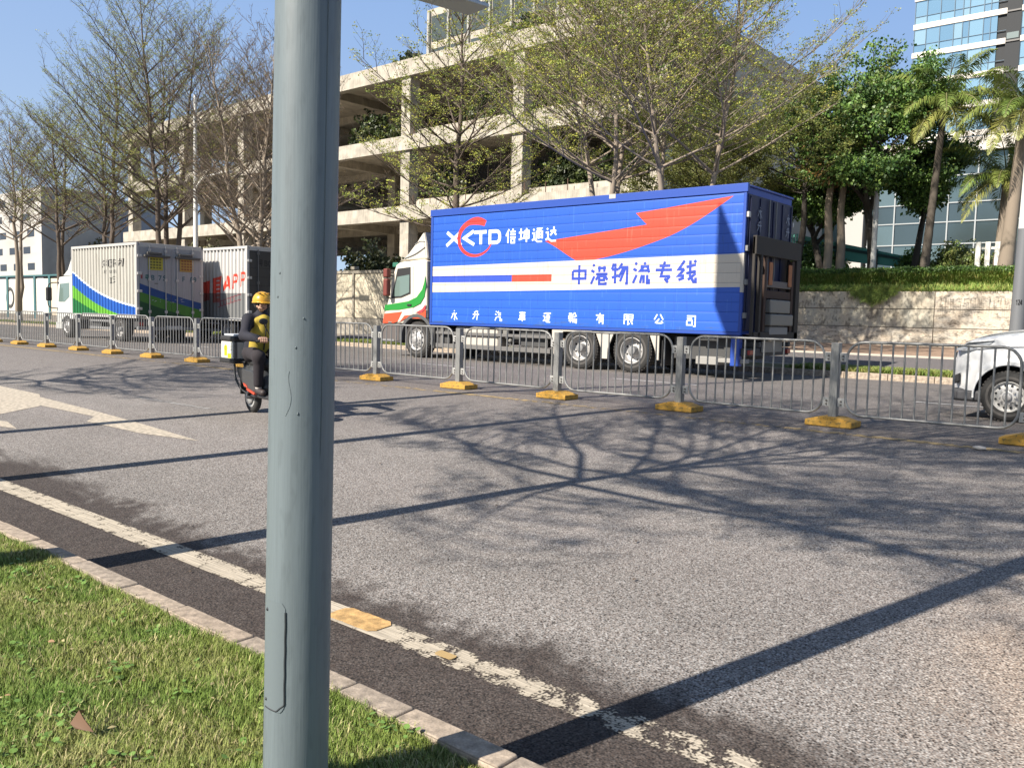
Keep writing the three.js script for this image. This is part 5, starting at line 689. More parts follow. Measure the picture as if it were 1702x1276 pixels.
// ---- container trucks seen end on
function corrugated(x0, x1, y0, y1, z, pitch = 0.2, depth = 0.035) { // wall in the xy plane, facing +z, uv 0..1 over the wall
  const p = [], uv = [], ix = []; let n = 0; const col = (x, d) => { for (const y of [y0, y1]) { p.push(x, y, z - d); uv.push((x - x0) / (x1 - x0), (y - y0) / (y1 - y0)); } n++; };
  for (let x = x0; x < x1 - 1e-6; x += pitch) { col(x, 0); col(Math.min(x1, x + pitch * 0.35), 0); col(Math.min(x1, x + pitch * 0.5), depth); col(Math.min(x1, x + pitch * 0.85), depth); } col(x1, 0);
  for (let i = 0; i + 1 < n; i++) { const a = i * 2; ix.push(a, a + 2, a + 1, a + 1, a + 2, a + 3); }
  let g = new THREE.BufferGeometry(); g.setAttribute('position', new THREE.Float32BufferAttribute(p, 3)); g.setAttribute('uv', new THREE.Float32BufferAttribute(uv, 2)); g.setIndex(ix); g = g.toNonIndexed(); g.computeVertexNormals(); return g;
}
function containerTruck(o) {
  const t = thing('container_truck', o.label, 'truck', [o.x1, 0, o.z - o.w / 2]), L = o.len, zn = o.w / 2, zf = -o.w / 2, B = o.B, T = o.T;
  const edge = std(o.edge, 0.7);
  part(t, 'container', bx(-L + 0.03, -0.03, B + 0.02, T - 0.03, zf + 0.03, zn - 0.07), edge);
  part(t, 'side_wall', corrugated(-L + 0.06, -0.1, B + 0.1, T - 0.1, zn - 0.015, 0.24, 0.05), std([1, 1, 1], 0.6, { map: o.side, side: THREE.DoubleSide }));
  part(t, 'top_rail', rb(-L, 0, T - 0.1, T, zn - 0.08, zn, 0.01), edge); part(t, 'top_rail', rb(-L, 0, T - 0.1, T, zf, zf + 0.08, 0.01), edge); part(t, 'bottom_rail', rb(-L, 0, B, B + 0.1, zn - 0.08, zn, 0.01), edge); part(t, 'corner_post', rb(-0.1, 0, B + 0.1, T - 0.1, zn - 0.1, zn + 0.004, 0.01), edge); part(t, 'corner_post', rb(-L, -L + 0.06, B + 0.1, T - 0.1, zn - 0.1, zn + 0.004, 0.01), edge); part(t, 'corner_post', rb(-0.1, 0, B, T, zf, zf + 0.1, 0.01), edge);
  const roof = part(t, 'roof', rb(-L, 0, T - 0.04, T - 0.005, zf + 0.08, zn - 0.08, 0.01), edge);
  const railShade = []; for (let x = -L + 0.15; x < -0.1; x += 0.24) railShade.push(bx(x, x + 0.12, T - 0.135, T - 0.1, zn - 0.012, zn - 0.006)); part(t, 'painted_rail_shade', railShade, black);  // black strips stand in for the top rail's shade in the corrugation
  const dm = std([1, 1, 1], 0.65, { map: o.rear }); part(t, 'header', rb(-0.05, 0.012, T - 0.16, T - 0.005, zf + 0.1, zn - 0.1, 0.01), edge);
  for (const s of [0, 1]) { // quads facing +x: u runs from near side (+z) to far side
    const za = s ? -0.006 : zn - 0.1, zb = s ? zf + 0.1 : 0.006, q = quad([0.015, B + 0.06, za], [0.015, B + 0.06, zb], [0.015, T - 0.16, zb], [0.015, T - 0.16, za]); const uv = q.attributes.uv; for (let i = 0; i < uv.count; i++) uv.setX(i, s ? 0.5 + uv.getX(i) * 0.5 : uv.getX(i) * 0.5);
    const d = part(t, 'rear_door', q, dm);
    for (const k of [0.3, 0.82]) { const z = lerp(za, zb, s ? 1 - k : k); part(d, 'lock_rod', cyl([0.04, B + 0.05, z], [0.04, T - 0.1, z], 0.018, 0.018, 8), o.rod ?? steel); for (const y of [B + 0.2, (B + T) / 2, T - 0.3]) part(d, 'rod_clamp', rb(0.012, 0.07, y, y + 0.1, z - 0.05, z + 0.05, 0.008, 1), o.rod ?? steel); }
    for (let k = 0; k < 4; k++) { const y = B + 0.3 + k * 0.62, z = s ? zf + 0.1 : zn - 0.1; part(d, 'hinge', rb(0.0, 0.05, y, y + 0.09, z - 0.08, z + 0.08, 0.01, 1), edge); }
    if (o.plates) { const z = lerp(za, zb, 0.5); const pl = part(d, 'warning_plate', rb(0.02, 0.045, T - 0.95, T - 0.5, z - 0.27, z + 0.27, 0.01, 1), std(s ? [0.32, 0.19, 0.035] : [0.34, 0.30, 0.03], 0.6)); for (let a = 0; a < 4; a++) for (let b = 0; b < 4; b++) part(pl, 'plate_hole', bx(0.0455, 0.048, T - 0.9 + b * 0.1, T - 0.84 + b * 0.1, z - 0.2 + a * 0.11, z - 0.12 + a * 0.11), s ? std([0.16, 0.05, 0.02], 0.7) : std([0.10, 0.09, 0.02], 0.7)); part(d, 'canopy', [rb(0.02, 0.16, T - 0.5, T - 0.42, z - 0.5, z + 0.45, 0.02), rb(0.03, 0.14, T - 0.42, T - 0.32, z - 0.2, z + 0.35, 0.03)], std([0.08, 0.075, 0.07], 0.85)); }
  }
  part(t, 'chassis', [bx(-L - 1.2, -0.3, B - 0.3, B - 0.04, -0.45, -0.33), bx(-L - 1.2, -0.3, B - 0.3, B - 0.04, 0.33, 0.45), bx(-0.5, -0.2, B - 0.34, B - 0.02, zf + 0.15, zn - 0.15), bx(-L + 1.2, -L + 2.2, 0.4, B - 0.08, zf + 0.2, zn - 0.15)], chassisM);
  part(t, 'under_bar', rb(-0.25, -0.13, 0.46, 0.58, zf + 0.1, zn - 0.1, 0.02), greyPaint); for (const z of [zn - 0.32, zf + 0.14]) part(t, 'tail_lamp', rb(-0.14, -0.1, 0.62, 0.74, z, z + 0.2, 0.01), std([0.3, 0.03, 0.02], 0.4)); part(t, 'step_plate', rb(-0.2, -0.1, 0.48, 0.62, -0.5, 0.1, 0.01), pale0);
  part(t, 'side_guard', rb(-L + 1.4, -2.0, 0.42, 0.52, zn - 0.12, zn - 0.06, 0.01), greyPaint); part(t, 'side_guard', rb(-L + 1.4, -2.0, 0.7, 0.78, zn - 0.12, zn - 0.06, 0.01), greyPaint);
  for (const x of [-1.5]) { wheel(t, x, 0.46, zn - 0.1, 0.46, 0.3, true); wheel(t, x, 0.46, zf + 0.1, 0.46, 0.3, true, -1); } wheel(t, -L - 0.75, 0.46, zn - 0.12, 0.46, 0.26, false); wheel(t, -L - 0.75, 0.46, zf + 0.12, 0.46, 0.26, false, -1);
  const cw = std(o.cab, 0.4), c0 = -L - 1.75, c1 = -L - 0.12, cz = zn - 0.12, P = [[c0, 0.5], [c0 - 0.02, 1.2], [c0 + 0.12, 2.15], [c0 + 0.3, 2.42], [c1, 2.46], [c1, 0.75], [c1 - 0.3, 0.72], [c1 - 1.1, 0.72], [c1 - 1.2, 0.5]];
  part(t, 'cab', slab(P, zf + 0.12, cz, 0.05), cw); const dr = part(t, 'cab_door', slab([[c0 + 0.2, 0.8], [c0 + 0.2, 1.4], [c0 + 0.38, 2.2], [c1 - 0.28, 2.24], [c1 - 0.28, 1.0], [c1 - 0.9, 0.8]], cz, cz + 0.012, 0.004), cw); part(dr, 'window', slab([[c0 + 0.26, 1.42], [c0 + 0.42, 2.14], [c1 - 0.36, 2.18], [c1 - 0.36, 1.62], [c1 - 0.8, 1.42]], cz + 0.013, cz + 0.02, 0.002), glassGreen); part(t, 'wind_deflector', slab([[c0 + 0.4, 2.46], [c0 + 0.85, 2.7], [c1 - 0.3, T - 0.25], [c1 - 0.06, T - 0.1], [c1 - 0.02, 2.48]], zf + 0.3, cz - 0.1, 0.05), cw);
  const m = part(t, 'mirror', rb(c0 - 0.2, c0 - 0.02, 1.45, 2.0, cz + 0.14, cz + 0.34, 0.05), black); part(m, 'mirror_frame', pipe([[c0 + 0.2, 1.15, cz], [c0 - 0.1, 1.22, cz + 0.24], [c0 - 0.12, 1.7, cz + 0.26], [c0 - 0.08, 2.12, cz + 0.24], [c0 + 0.3, 2.2, cz]], 0.022, 24, 6), black); part(t, 'bumper', rb(c0 - 0.08, c1 - 1.1, 0.32, 0.6, zf + 0.1, cz, 0.04), cw);
  return t;
}
const pale0 = std([0.42, 0.42, 0.40], 0.6);
{
  const grime = (c, w, h, r, n, col) => { c.fillStyle = col; for (let i = 0; i < n; i++) { c.globalAlpha = 0.03 + 0.08 * r(); c.fillRect(r() * w, r() * h, 1 + r() * 6, 20 + r() * h * 0.5); } c.globalAlpha = 1; };
  const r = rngOf(81);
  const sideA = canvas(1024, 512, (c, w, h) => {
    c.fillStyle = '#b0ada4'; c.fillRect(0, 0, w, h); const sw = (col, pts) => { c.fillStyle = col; c.beginPath(); c.moveTo(0, pts[0] * h); c.bezierCurveTo(w * 0.3, pts[1] * h, w * 0.6, pts[2] * h, w, pts[3] * h); c.lineTo(w, h); c.lineTo(0, h); c.fill(); };
    sw('#e6ebe8', [0.34, 0.62, 0.78, 0.86]); sw('#1556ae', [0.365, 0.65, 0.81, 0.885]); sw('#62a82e', [0.56, 0.83, 0.97, 1.06]); sw('#0f6a33', [0.76, 0.93, 1.1, 1.2]);
    c.strokeStyle = '#2b2a2a'; [...'深圳国际技化'].forEach((ch, i) => glyph(c, ch, 500 + i * 62, 92, 50, 62, 6)); c.fillStyle = '#333'; c.font = '34px sans-serif'; c.fillText('S E Z  I N R E N', 512, 200); c.strokeStyle = '#333'; [...'红色'].forEach((ch, i) => glyph(c, ch, 610 + i * 60, 226, 44, 48, 5)); grime(c, w, h, r, 500, '#4a443c');
  }, { clamp: true });
  const rearA = canvas(1024, 1024, (c, w, h) => {
    c.fillStyle = '#8c8c8f'; c.fillRect(0, 0, w, h); const sw = (col, a, b, d) => { c.fillStyle = col; c.beginPath(); c.moveTo(0, a * h); c.quadraticCurveTo(w * 0.5, b * h, w, d * h); c.lineTo(w, h); c.lineTo(0, h); c.fill(); };
    sw('#0f3a74', 0.52, 0.68, 0.78); sw('#3c6f24', 0.64, 0.78, 0.885); sw('#0c4020', 0.77, 0.93, 1.04); c.strokeStyle = '#15564e'; glyph(c, '粤', 85, 398, 66, 78, 9); c.fillStyle = '#1b4a55'; c.font = 'bold 104px sans-serif'; c.fillText('B', 178, 478); c.fillText('7', 300, 478); c.fillText('S', 375, 478); c.fillText('F', 690, 478); c.fillText('09', 830, 478); c.fillStyle = '#7a2a30'; c.fillRect(18, 380, 30, 84); c.fillStyle = '#555'; c.fillRect(240, 520, 56, 14); grime(c, w, h, r, 300, '#2a2622'); c.fillStyle = '#9a9aa0'; for (let i = 0; i < 16; i++) c.fillRect(180 + r() * 620, 740 + r() * 60, 10 + r() * 26, 8);
  }, { clamp: true });
  containerTruck({ label: 'container truck with blue and green bands on its white corrugated side', x1: -29.6, z: -14.55, w: 2.55, len: 5.3, B: 0.88, T: 3.56, edge: [0.40, 0.39, 0.37], side: sideA, rear: rearA, plates: true, cab: [0.55, 0.55, 0.52] });
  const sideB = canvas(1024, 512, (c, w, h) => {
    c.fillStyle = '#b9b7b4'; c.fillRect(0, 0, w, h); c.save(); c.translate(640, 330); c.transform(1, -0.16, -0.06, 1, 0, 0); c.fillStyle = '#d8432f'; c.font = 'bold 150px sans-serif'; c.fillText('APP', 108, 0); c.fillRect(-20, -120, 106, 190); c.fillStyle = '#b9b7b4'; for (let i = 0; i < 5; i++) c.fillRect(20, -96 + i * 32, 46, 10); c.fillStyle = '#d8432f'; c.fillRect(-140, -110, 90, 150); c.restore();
    c.fillStyle = 'rgba(52,54,58,0.55)'; c.fillRect(0, 326, w, h); c.strokeStyle = 'rgba(120,40,48,0.8)'; c.lineWidth = 7; for (let i = 0; i < 7; i++) { c.beginPath(); c.moveTo(690 + i * 40, 432 - i * 9); c.lineTo(722 + i * 40, 426 - i * 9); c.lineTo(714 + i * 40, 388 - i * 9); c.lineTo(684 + i * 40, 394 - i * 9); if (i % 3) c.closePath(); c.stroke(); } grime(c, w, h, r, 400, '#3a3632');  // cast shade painted over the lower half as a translucent grey wash
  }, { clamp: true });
  const rearB = canvas(1024, 1024, (c, w, h) => { c.fillStyle = '#3d3b3a'; c.fillRect(0, 0, w, h); c.fillStyle = '#302e2d'; for (let i = 0; i < 6; i++) c.fillRect(0, 250 + i * 130, w, 10); c.strokeStyle = '#1b1a1d'; glyph(c, '粤', 170, 120, 80, 100, 12); c.fillStyle = '#1d1c20'; c.font = 'bold 124px sans-serif'; c.fillText('B01', 265, 222); c.fillRect(560, 620, 180, 150); c.fillRect(180, 600, 110, 140); c.fillStyle = '#5a3b22'; c.fillRect(420, 700, 60, 160); grime(c, w, h, r, 300, '#15130f'); }, { clamp: true });
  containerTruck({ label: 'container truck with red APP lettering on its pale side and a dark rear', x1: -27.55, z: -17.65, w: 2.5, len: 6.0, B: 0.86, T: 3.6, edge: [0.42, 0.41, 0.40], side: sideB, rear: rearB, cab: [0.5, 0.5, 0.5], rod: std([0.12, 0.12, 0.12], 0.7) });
}
// ---- white pickup at the right edge, nose towards the left
{
  const t = thing('pickup_truck', 'white pickup with steel wheels at the right edge, only its front showing', 'car', [-2.95, 0, -13.95]), W = 1.72, zn = 0.98, zf = -0.82; // x from the nose
  const wm = new THREE.MeshPhysicalMaterial({ color: lin(0.60, 0.60, 0.60), roughness: 0.32, clearcoat: 0.6, clearcoatRoughness: 0.15 }), wx = 0.71, wr = 0.345;
  // body as cross sections along x: [x, half width, y bottom, y shoulder, y crown]
  const sec = [[-0.02, 0.60, 0.46, 0.78, 0.84], [0.03, 0.70, 0.36, 0.92, 1.0], [0.10, 0.78, 0.33, 1.0, 1.07], [0.22, 0.835, 0.32, 1.06, 1.14], [0.45, 0.86, 0.32, 1.10, 1.21], [0.8, 0.87, 0.32, 1.14, 1.27], [1.1, 0.87, 0.32, 1.17, 1.31], [1.35, 0.87, 0.32, 1.18, 1.34], [1.7, 0.87, 0.32, 1.18, 1.34], [3.2, 0.87, 0.32, 1.17, 1.3], [5.1, 0.85, 0.4, 1.12, 1.14], [5.2, 0.8, 0.5, 1.05, 1.08]];
  const xs = []; for (let i = 0; i + 1 < sec.length; i++) { const n = Math.max(1, Math.round((sec[i + 1][0] - sec[i][0]) / 0.03)); for (let k = 0; k < n; k++) xs.push(lerp(sec[i][0], sec[i + 1][0], k / n)); } xs.push(5.2);
  const S = (x) => { let i = 0; while (i + 2 < sec.length && sec[i + 1][0] < x) i++; const a = sec[Math.max(0, i - 1)], b = sec[i], c = sec[i + 1], d = sec[Math.min(sec.length - 1, i + 2)], u = clamp((x - b[0]) / (c[0] - b[0]), 0, 1); return [1, 2, 3, 4].map((k) => { const m0 = (c[k] - a[k]) / Math.max(0.05, c[0] - a[0]) * (c[0] - b[0]), m1 = (d[k] - b[k]) / Math.max(0.05, d[0] - b[0]) * (c[0] - b[0]), u2 = u * u, u3 = u2 * u; return (2 * u3 - 3 * u2 + 1) * b[k] + (u3 - 2 * u2 + u) * m0 + (-2 * u3 + 3 * u2) * c[k] + (u3 - u2) * m1; }); };
  const M = 22, p = [], ix = [], R = 0.43;
  const arcY = (x) => { let y = 0; for (const c of [wx, 3.75]) { const d = Math.abs(x - c); if (d < R) y = Math.max(y, wr + Math.sqrt(R * R - d * d)); } return y; };
  for (const x of xs) { const [w, y0, ys, yc] = S(x), lo = Math.max(y0, arcY(x)); for (let j = 0; j <= M; j++) { const v = j / M; let y, z; if (v < 0.6) { const q = v / 0.6; y = lerp(lo, ys, q); const bulge = Math.sin(Math.PI * clamp((y - 0.32) / 0.95, 0, 1)); z = w * (0.955 + 0.045 * bulge) + (lo > y0 && y < lo + 0.07 ? 0.015 : 0); } else { const q = (v - 0.6) / 0.4, a = q * Math.PI / 2; z = w * Math.cos(a) * 0.99; y = ys + (yc - ys) * Math.sin(a); } p.push(x, y, z); } }
  for (let i = 0; i + 1 < xs.length; i++) for (let j = 0; j < M; j++) { const a = i * (M + 1) + j; ix.push(a, a + M + 1, a + 1, a + 1, a + M + 1, a + M + 2); }
  const half = new THREE.BufferGeometry(); half.setAttribute('position', new THREE.Float32BufferAttribute(p, 3)); half.setIndex(ix); half.computeVertexNormals();
  const other = half.clone().scale(1, 1, -1); other.setIndex(ix.slice().reverse()); other.computeVertexNormals();
  part(t, 'body', [half, other], new THREE.MeshPhysicalMaterial({ color: lin(0.60, 0.60, 0.60), roughness: 0.32, clearcoat: 0.6, clearcoatRoughness: 0.15, side: THREE.DoubleSide }));
  part(t, 'nose', [rb(-0.03, 0.12, 0.40, 0.86, -0.60, 0.60, 0.05, 3)], wm);
  part(t, 'bumper_lower', [rb(0.0, 0.36, 0.24, 0.42, -0.74, 0.8, 0.05), rb(0.06, 0.40, 0.25, 0.40, 0.66, 0.835, 0.04)], std([0.055, 0.055, 0.06], 0.7)); part(t, 'grille', rb(-0.045, 0.02, 0.58, 0.92, -0.52, 0.52, 0.03), black); part(t, 'air_slot', slab([[0.0, 0.58], [0.09, 0.63], [0.09, 0.52], [0.04, 0.48]], 0.58, 0.83, 0.01), black);
  const h = part(t, 'headlamp', slab([[0.03, 0.94], [0.06, 1.0], [0.2, 1.06], [0.50, 1.09], [0.47, 1.05], [0.33, 0.98], [0.2, 0.94]], 0.62, 0.862, 0.012), std([0.5, 0.52, 0.55], 0.15, { metalness: 0.4 })); part(h, 'lamp_line', slab([[0.05, 0.985], [0.22, 1.03], [0.48, 1.08], [0.5, 1.095], [0.2, 1.062]], 0.64, 0.872, 0.004), std([0.06, 0.065, 0.07], 0.3)); part(h, 'lamp_core', [new THREE.SphereGeometry(0.045, 14, 10).translate(0.14, 0.985, 0.83), new THREE.SphereGeometry(0.035, 14, 10).translate(0.26, 1.01, 0.845)], std([0.75, 0.77, 0.8], 0.1, { metalness: 0.6 }));
  part(t, 'bonnet_seam', pipe([[0.12, 1.06, 0.70], [0.45, 1.17, 0.72], [0.9, 1.235, 0.73], [1.3, 1.28, 0.74]], 0.006, 20, 5), std([0.1, 0.1, 0.1], 0.8)); part(t, 'wing_crease', pipe([[0.3, 0.98, 0.868], [0.7, 1.03, 0.886], [1.2, 1.05, 0.886]], 0.008, 20, 5), wm);
  const lip = []; for (let i = 0; i <= 20; i++) { const a = lerp(-0.1, Math.PI + 0.1, i / 20); lip.push([wx + Math.cos(a) * R, wr + Math.sin(a) * R, 0.862]); } part(t, 'arch_lip', pipe(lip, 0.014, 40, 6), wm); part(t, 'arch_liner', bx(wx - 0.5, wx + 0.5, 0.3, 0.9, 0.2, 0.45), black);
  part(t, 'underbody', bx(0.2, 5.0, 0.26, 0.5, -0.6, 0.6), black);
  const cab = part(t, 'cabin', slab([[1.35, 1.3], [2.0, 1.76], [2.4, 1.8], [3.1, 1.78], [3.25, 1.28]], -0.66, 0.66, 0.06), wm); part(cab, 'side_window', slab([[1.7, 1.36], [2.12, 1.68], [2.95, 1.7], [3.0, 1.36]], 0.655, 0.668, 0.002), glassDark); part(cab, 'windscreen', quad([1.33, 1.36, 0.6], [1.33, 1.36, -0.6], [1.93, 1.775, -0.52], [1.93, 1.775, 0.52]), glassDark); part(t, 'cowl', rb(1.1, 1.45, 1.3, 1.345, -0.7, 0.7, 0.02), black); part(t, 'mirror', rb(1.62, 1.8, 1.3, 1.5, 0.88, 1.08, 0.05), wm); part(t, 'load_bed', bx(3.3, 5.1, 1.05, 1.1, -0.7, 0.7), black);
  const rim = std([0.50, 0.49, 0.47], 0.45, { metalness: 0.2 }); for (const x of [wx, 3.75]) { wheel(t, x, wr, 0.86, wr, 0.23, false, 1, rim, 12); wheel(t, x, wr, -0.86, wr, 0.23, false, -1, rim, 12); }
}
// ------------------------------------------------------------------ median fence
{
  const zf = -10.66, x0 = -29.489, sp = 2.1477, galv = std([0.33, 0.33, 0.32], 0.5, { metalness: 0.35, map: dataTex(128, 128, (x, y) => { const v = 0.85 + 0.2 * fbm(x / 14, y / 30, 4) + 0.08 * fbm(x / 3, y / 3, 2); return [v, v, v]; }) }), plate = std([0.36, 0.36, 0.35], 0.6, { metalness: 0.25 }), bolt = std([0.10, 0.09, 0.08], 0.7), yTex = dataTex(256, 256, (x, y) => { const a = fbm(x / 24, y / 24, 4), b = fbm(x / 5, y / 5, 3), d = smooth(a + 0.5 * b, 0.12, 0.5); return [lerp(0.84, 0.55, d), lerp(0.65, 0.47, d), lerp(0.30, 0.3, d)]; }), yel = [0, 1].map((i) => std(i ? [0.60, 0.60, 0.5] : [0.66, 0.66, 0.56], 0.8, { map: yTex }));
  const proto = thing('fence_post', 'x', 'fence post', [0, 0, 0]);
  part(proto, 'post', rb(-0.05, 0.05, 0.1, 1.03, -0.05, 0.05, 0.006), galv);
  { const g = rb(-0.29, 0.29, 0, 0.075, -0.17, 0.17, 0.010, 2); part(proto, 'base_block', uvBox(merge([g, slab([[-0.286, 0.072], [0.286, 0.072], [0.11, 0.118], [-0.11, 0.118]], -0.14, 0.14, 0.006)]), 1.2), yel[0]); }
  for (const s of [-1, 1]) for (const y of [0.29, 0.85]) { const b = part(proto, 'bracket', rb(s > 0 ? 0.05 : -0.135, s > 0 ? 0.135 : -0.05, y - 0.05, y + 0.06, 0.01, 0.022, 0.003, 1), plate); part(b, 'bolt', [-1, 1].map((q) => new THREE.CylinderGeometry(0.011, 0.011, 0.016, 8).rotateX(Math.PI / 2).translate(s * 0.09 + 0.006, y + q * 0.02, 0.028)), bolt); }
  const pan = thing('fence_panel', 'x', 'barrier', [0, 0, 0]); const w = 0.935, yb = 0.155, yt = 1.055, R = 0.2, loop = [];
  for (const [cx, cy, a0] of [[w - R, yt - R, 0], [-w + R, yt - R, 1], [-w + R, yb + R, 2], [w - R, yb + R, 3]]) for (let i = 0; i <= 5; i++) { const a = (a0 + i / 5) * Math.PI / 2; loop.push([cx + Math.cos(a) * R, cy + Math.sin(a) * R, 0]); }
  { const path = new THREE.CurvePath(); const P = loop.map((p) => V(...p)); for (let i = 0; i < P.length; i++) path.add(new THREE.LineCurve3(P[i], P[(i + 1) % P.length])); part(pan, 'frame', new THREE.TubeGeometry(path, 140, 0.0165, 8, true), galv); }
  for (let i = 0; i < 13; i++) { const x = lerp(-w + 0.13, w - 0.13, i / 12), e = Math.max(0, Math.abs(x) - (w - R)), dy = R - Math.sqrt(R * R - e * e); part(pan, 'bar', cyl([x, yb + dy, 0], [x, yt - dy, 0], 0.0115, 0.0115, 8), galv); }
  const rr = rngOf(88);
  const behindPost = { '-3': 'at the far left edge of the view', '-2': 'second one from the left edge', '-1': 'beside the base of the leftmost forked tree', 0: 'left of the white cab of the container truck', 1: 'in front of the front of the container truck cab', 2: 'in front of the white cab door', 3: 'in front of the left end of the corrugated container side', 4: 'in front of the middle of the corrugated container side', 5: 'before the right end of the corrugated container side', 6: 'in front of the container truck rear doors', 7: 'behind the scooter box', 8: 'right of the foreground pole, beside the truck cab', 9: 'between the front wheel and fuel tank of the truck', 10: 'before the foremost rear axle of the truck', 11: 'below the tail of the truck box', 12: 'right of the blue truck, before the grass verge', 13: 'at the right edge, before the pickup' };
  const behindPanel = { '-3': 'leftmost in view', '-2': 'second from the left edge', '-1': 'before the leftmost pale trunk', 0: 'before the gap left of the container truck', 1: 'before the white cab of the container truck', 2: 'before the left part of the green banded container', 3: 'before the middle of the green banded container', 4: 'before the right part of the green banded container', 5: 'before the rear of the green banded container', 6: 'before the APP lettered container', 7: 'half hidden by the rider and the pole', 8: 'before the cab of the blue truck', 9: 'before the fuel tank of the blue truck', 10: 'before the rear wheels of the blue truck', 11: 'before the tail of the blue truck', 12: 'before the nose of the white pickup', 13: 'cut by the right edge of the view' };
  let fp = true, fq = true;
  for (let k = -2; k <= 13; k++) {
    const X = x0 + k * sp, lp = `fence post on yellow block, ${behindPost[k] ?? (k < 0 ? `far along the fence beyond the left edge, ${-k} spans out` : 'beyond the right edge')}`, lq = `grey barred barrier ${behindPanel[k] ?? (k < 0 ? `far along the fence beyond the left edge, ${-k} spans out` : `beyond the right edge, ${k - 13} spans out`)}`;
    const jz = (rr() - 0.5) * 0.04, jr = (rr() - 0.5) * 0.05; let o;
    if (fp) { o = proto; o.userData.label = lp; o.position.set(X, 0.005, zf + jz); fp = false; } else o = copyOf(proto, lp, [X, 0.005, zf + jz], jr);
    o.userData.group = 'fence posts along the median'; 
    const gap = k === 7 ? 1 : 1; let q; if (fq) { q = pan; q.userData.label = lq; q.position.set(X + sp / 2, (rr() - 0.5) * 0.012, zf + jz * 0.5); fq = false; } else q = copyOf(pan, lq, [X + sp / 2, (rr() - 0.5) * 0.012, zf + jz * 0.5], (rr() - 0.5) * 0.02);
    q.userData.group = 'barriers along the median'; q.rotation.z = (rr() - 0.5) * 0.012;
  }
}
// ------------------------------------------------------------------ rider on a delivery scooter
function sdfMesh(bones, c, half, res, k = 0.035) {
  const mc = new MarchingCubes(res, undefined, false, false, 200000); mc.isolation = 0; const n = res, f = mc.field, P = V(), ab = V(), ap = V();
  const B = bones.map(([a, b, ra, rb2]) => ({ a: V(...a), ab: V(...b).sub(V(...a)), ra, rb: rb2 }));
  for (let z = 0; z < n; z++) for (let y = 0; y < n; y++) for (let x = 0; x < n; x++) {
    P.set(c[0] + ((x - n / 2) / (n / 2)) * half, c[1] + ((y - n / 2) / (n / 2)) * half, c[2] + ((z - n / 2) / (n / 2)) * half); let d = 1e3;
    for (const o of B) { ap.copy(P).sub(o.a); const t = clamp(ap.dot(o.ab) / Math.max(1e-9, o.ab.lengthSq()), 0, 1), q = ap.addScaledVector(o.ab, -t).length() - lerp(o.ra, o.rb, t); const h = Math.max(k - Math.abs(d - q), 0) / k; d = Math.min(d, q) - h * h * k * 0.25; }
    f[x + y * n + z * n * n] = -d;
  }
  mc.update(); const g = new THREE.BufferGeometry(); g.setAttribute('position', new THREE.BufferAttribute(mc.positionArray.slice(0, mc.count * 3), 3)); g.setAttribute('normal', new THREE.BufferAttribute(mc.normalArray.slice(0, mc.count * 3), 3)); g.scale(half, half, half).translate(...c); return g;
}
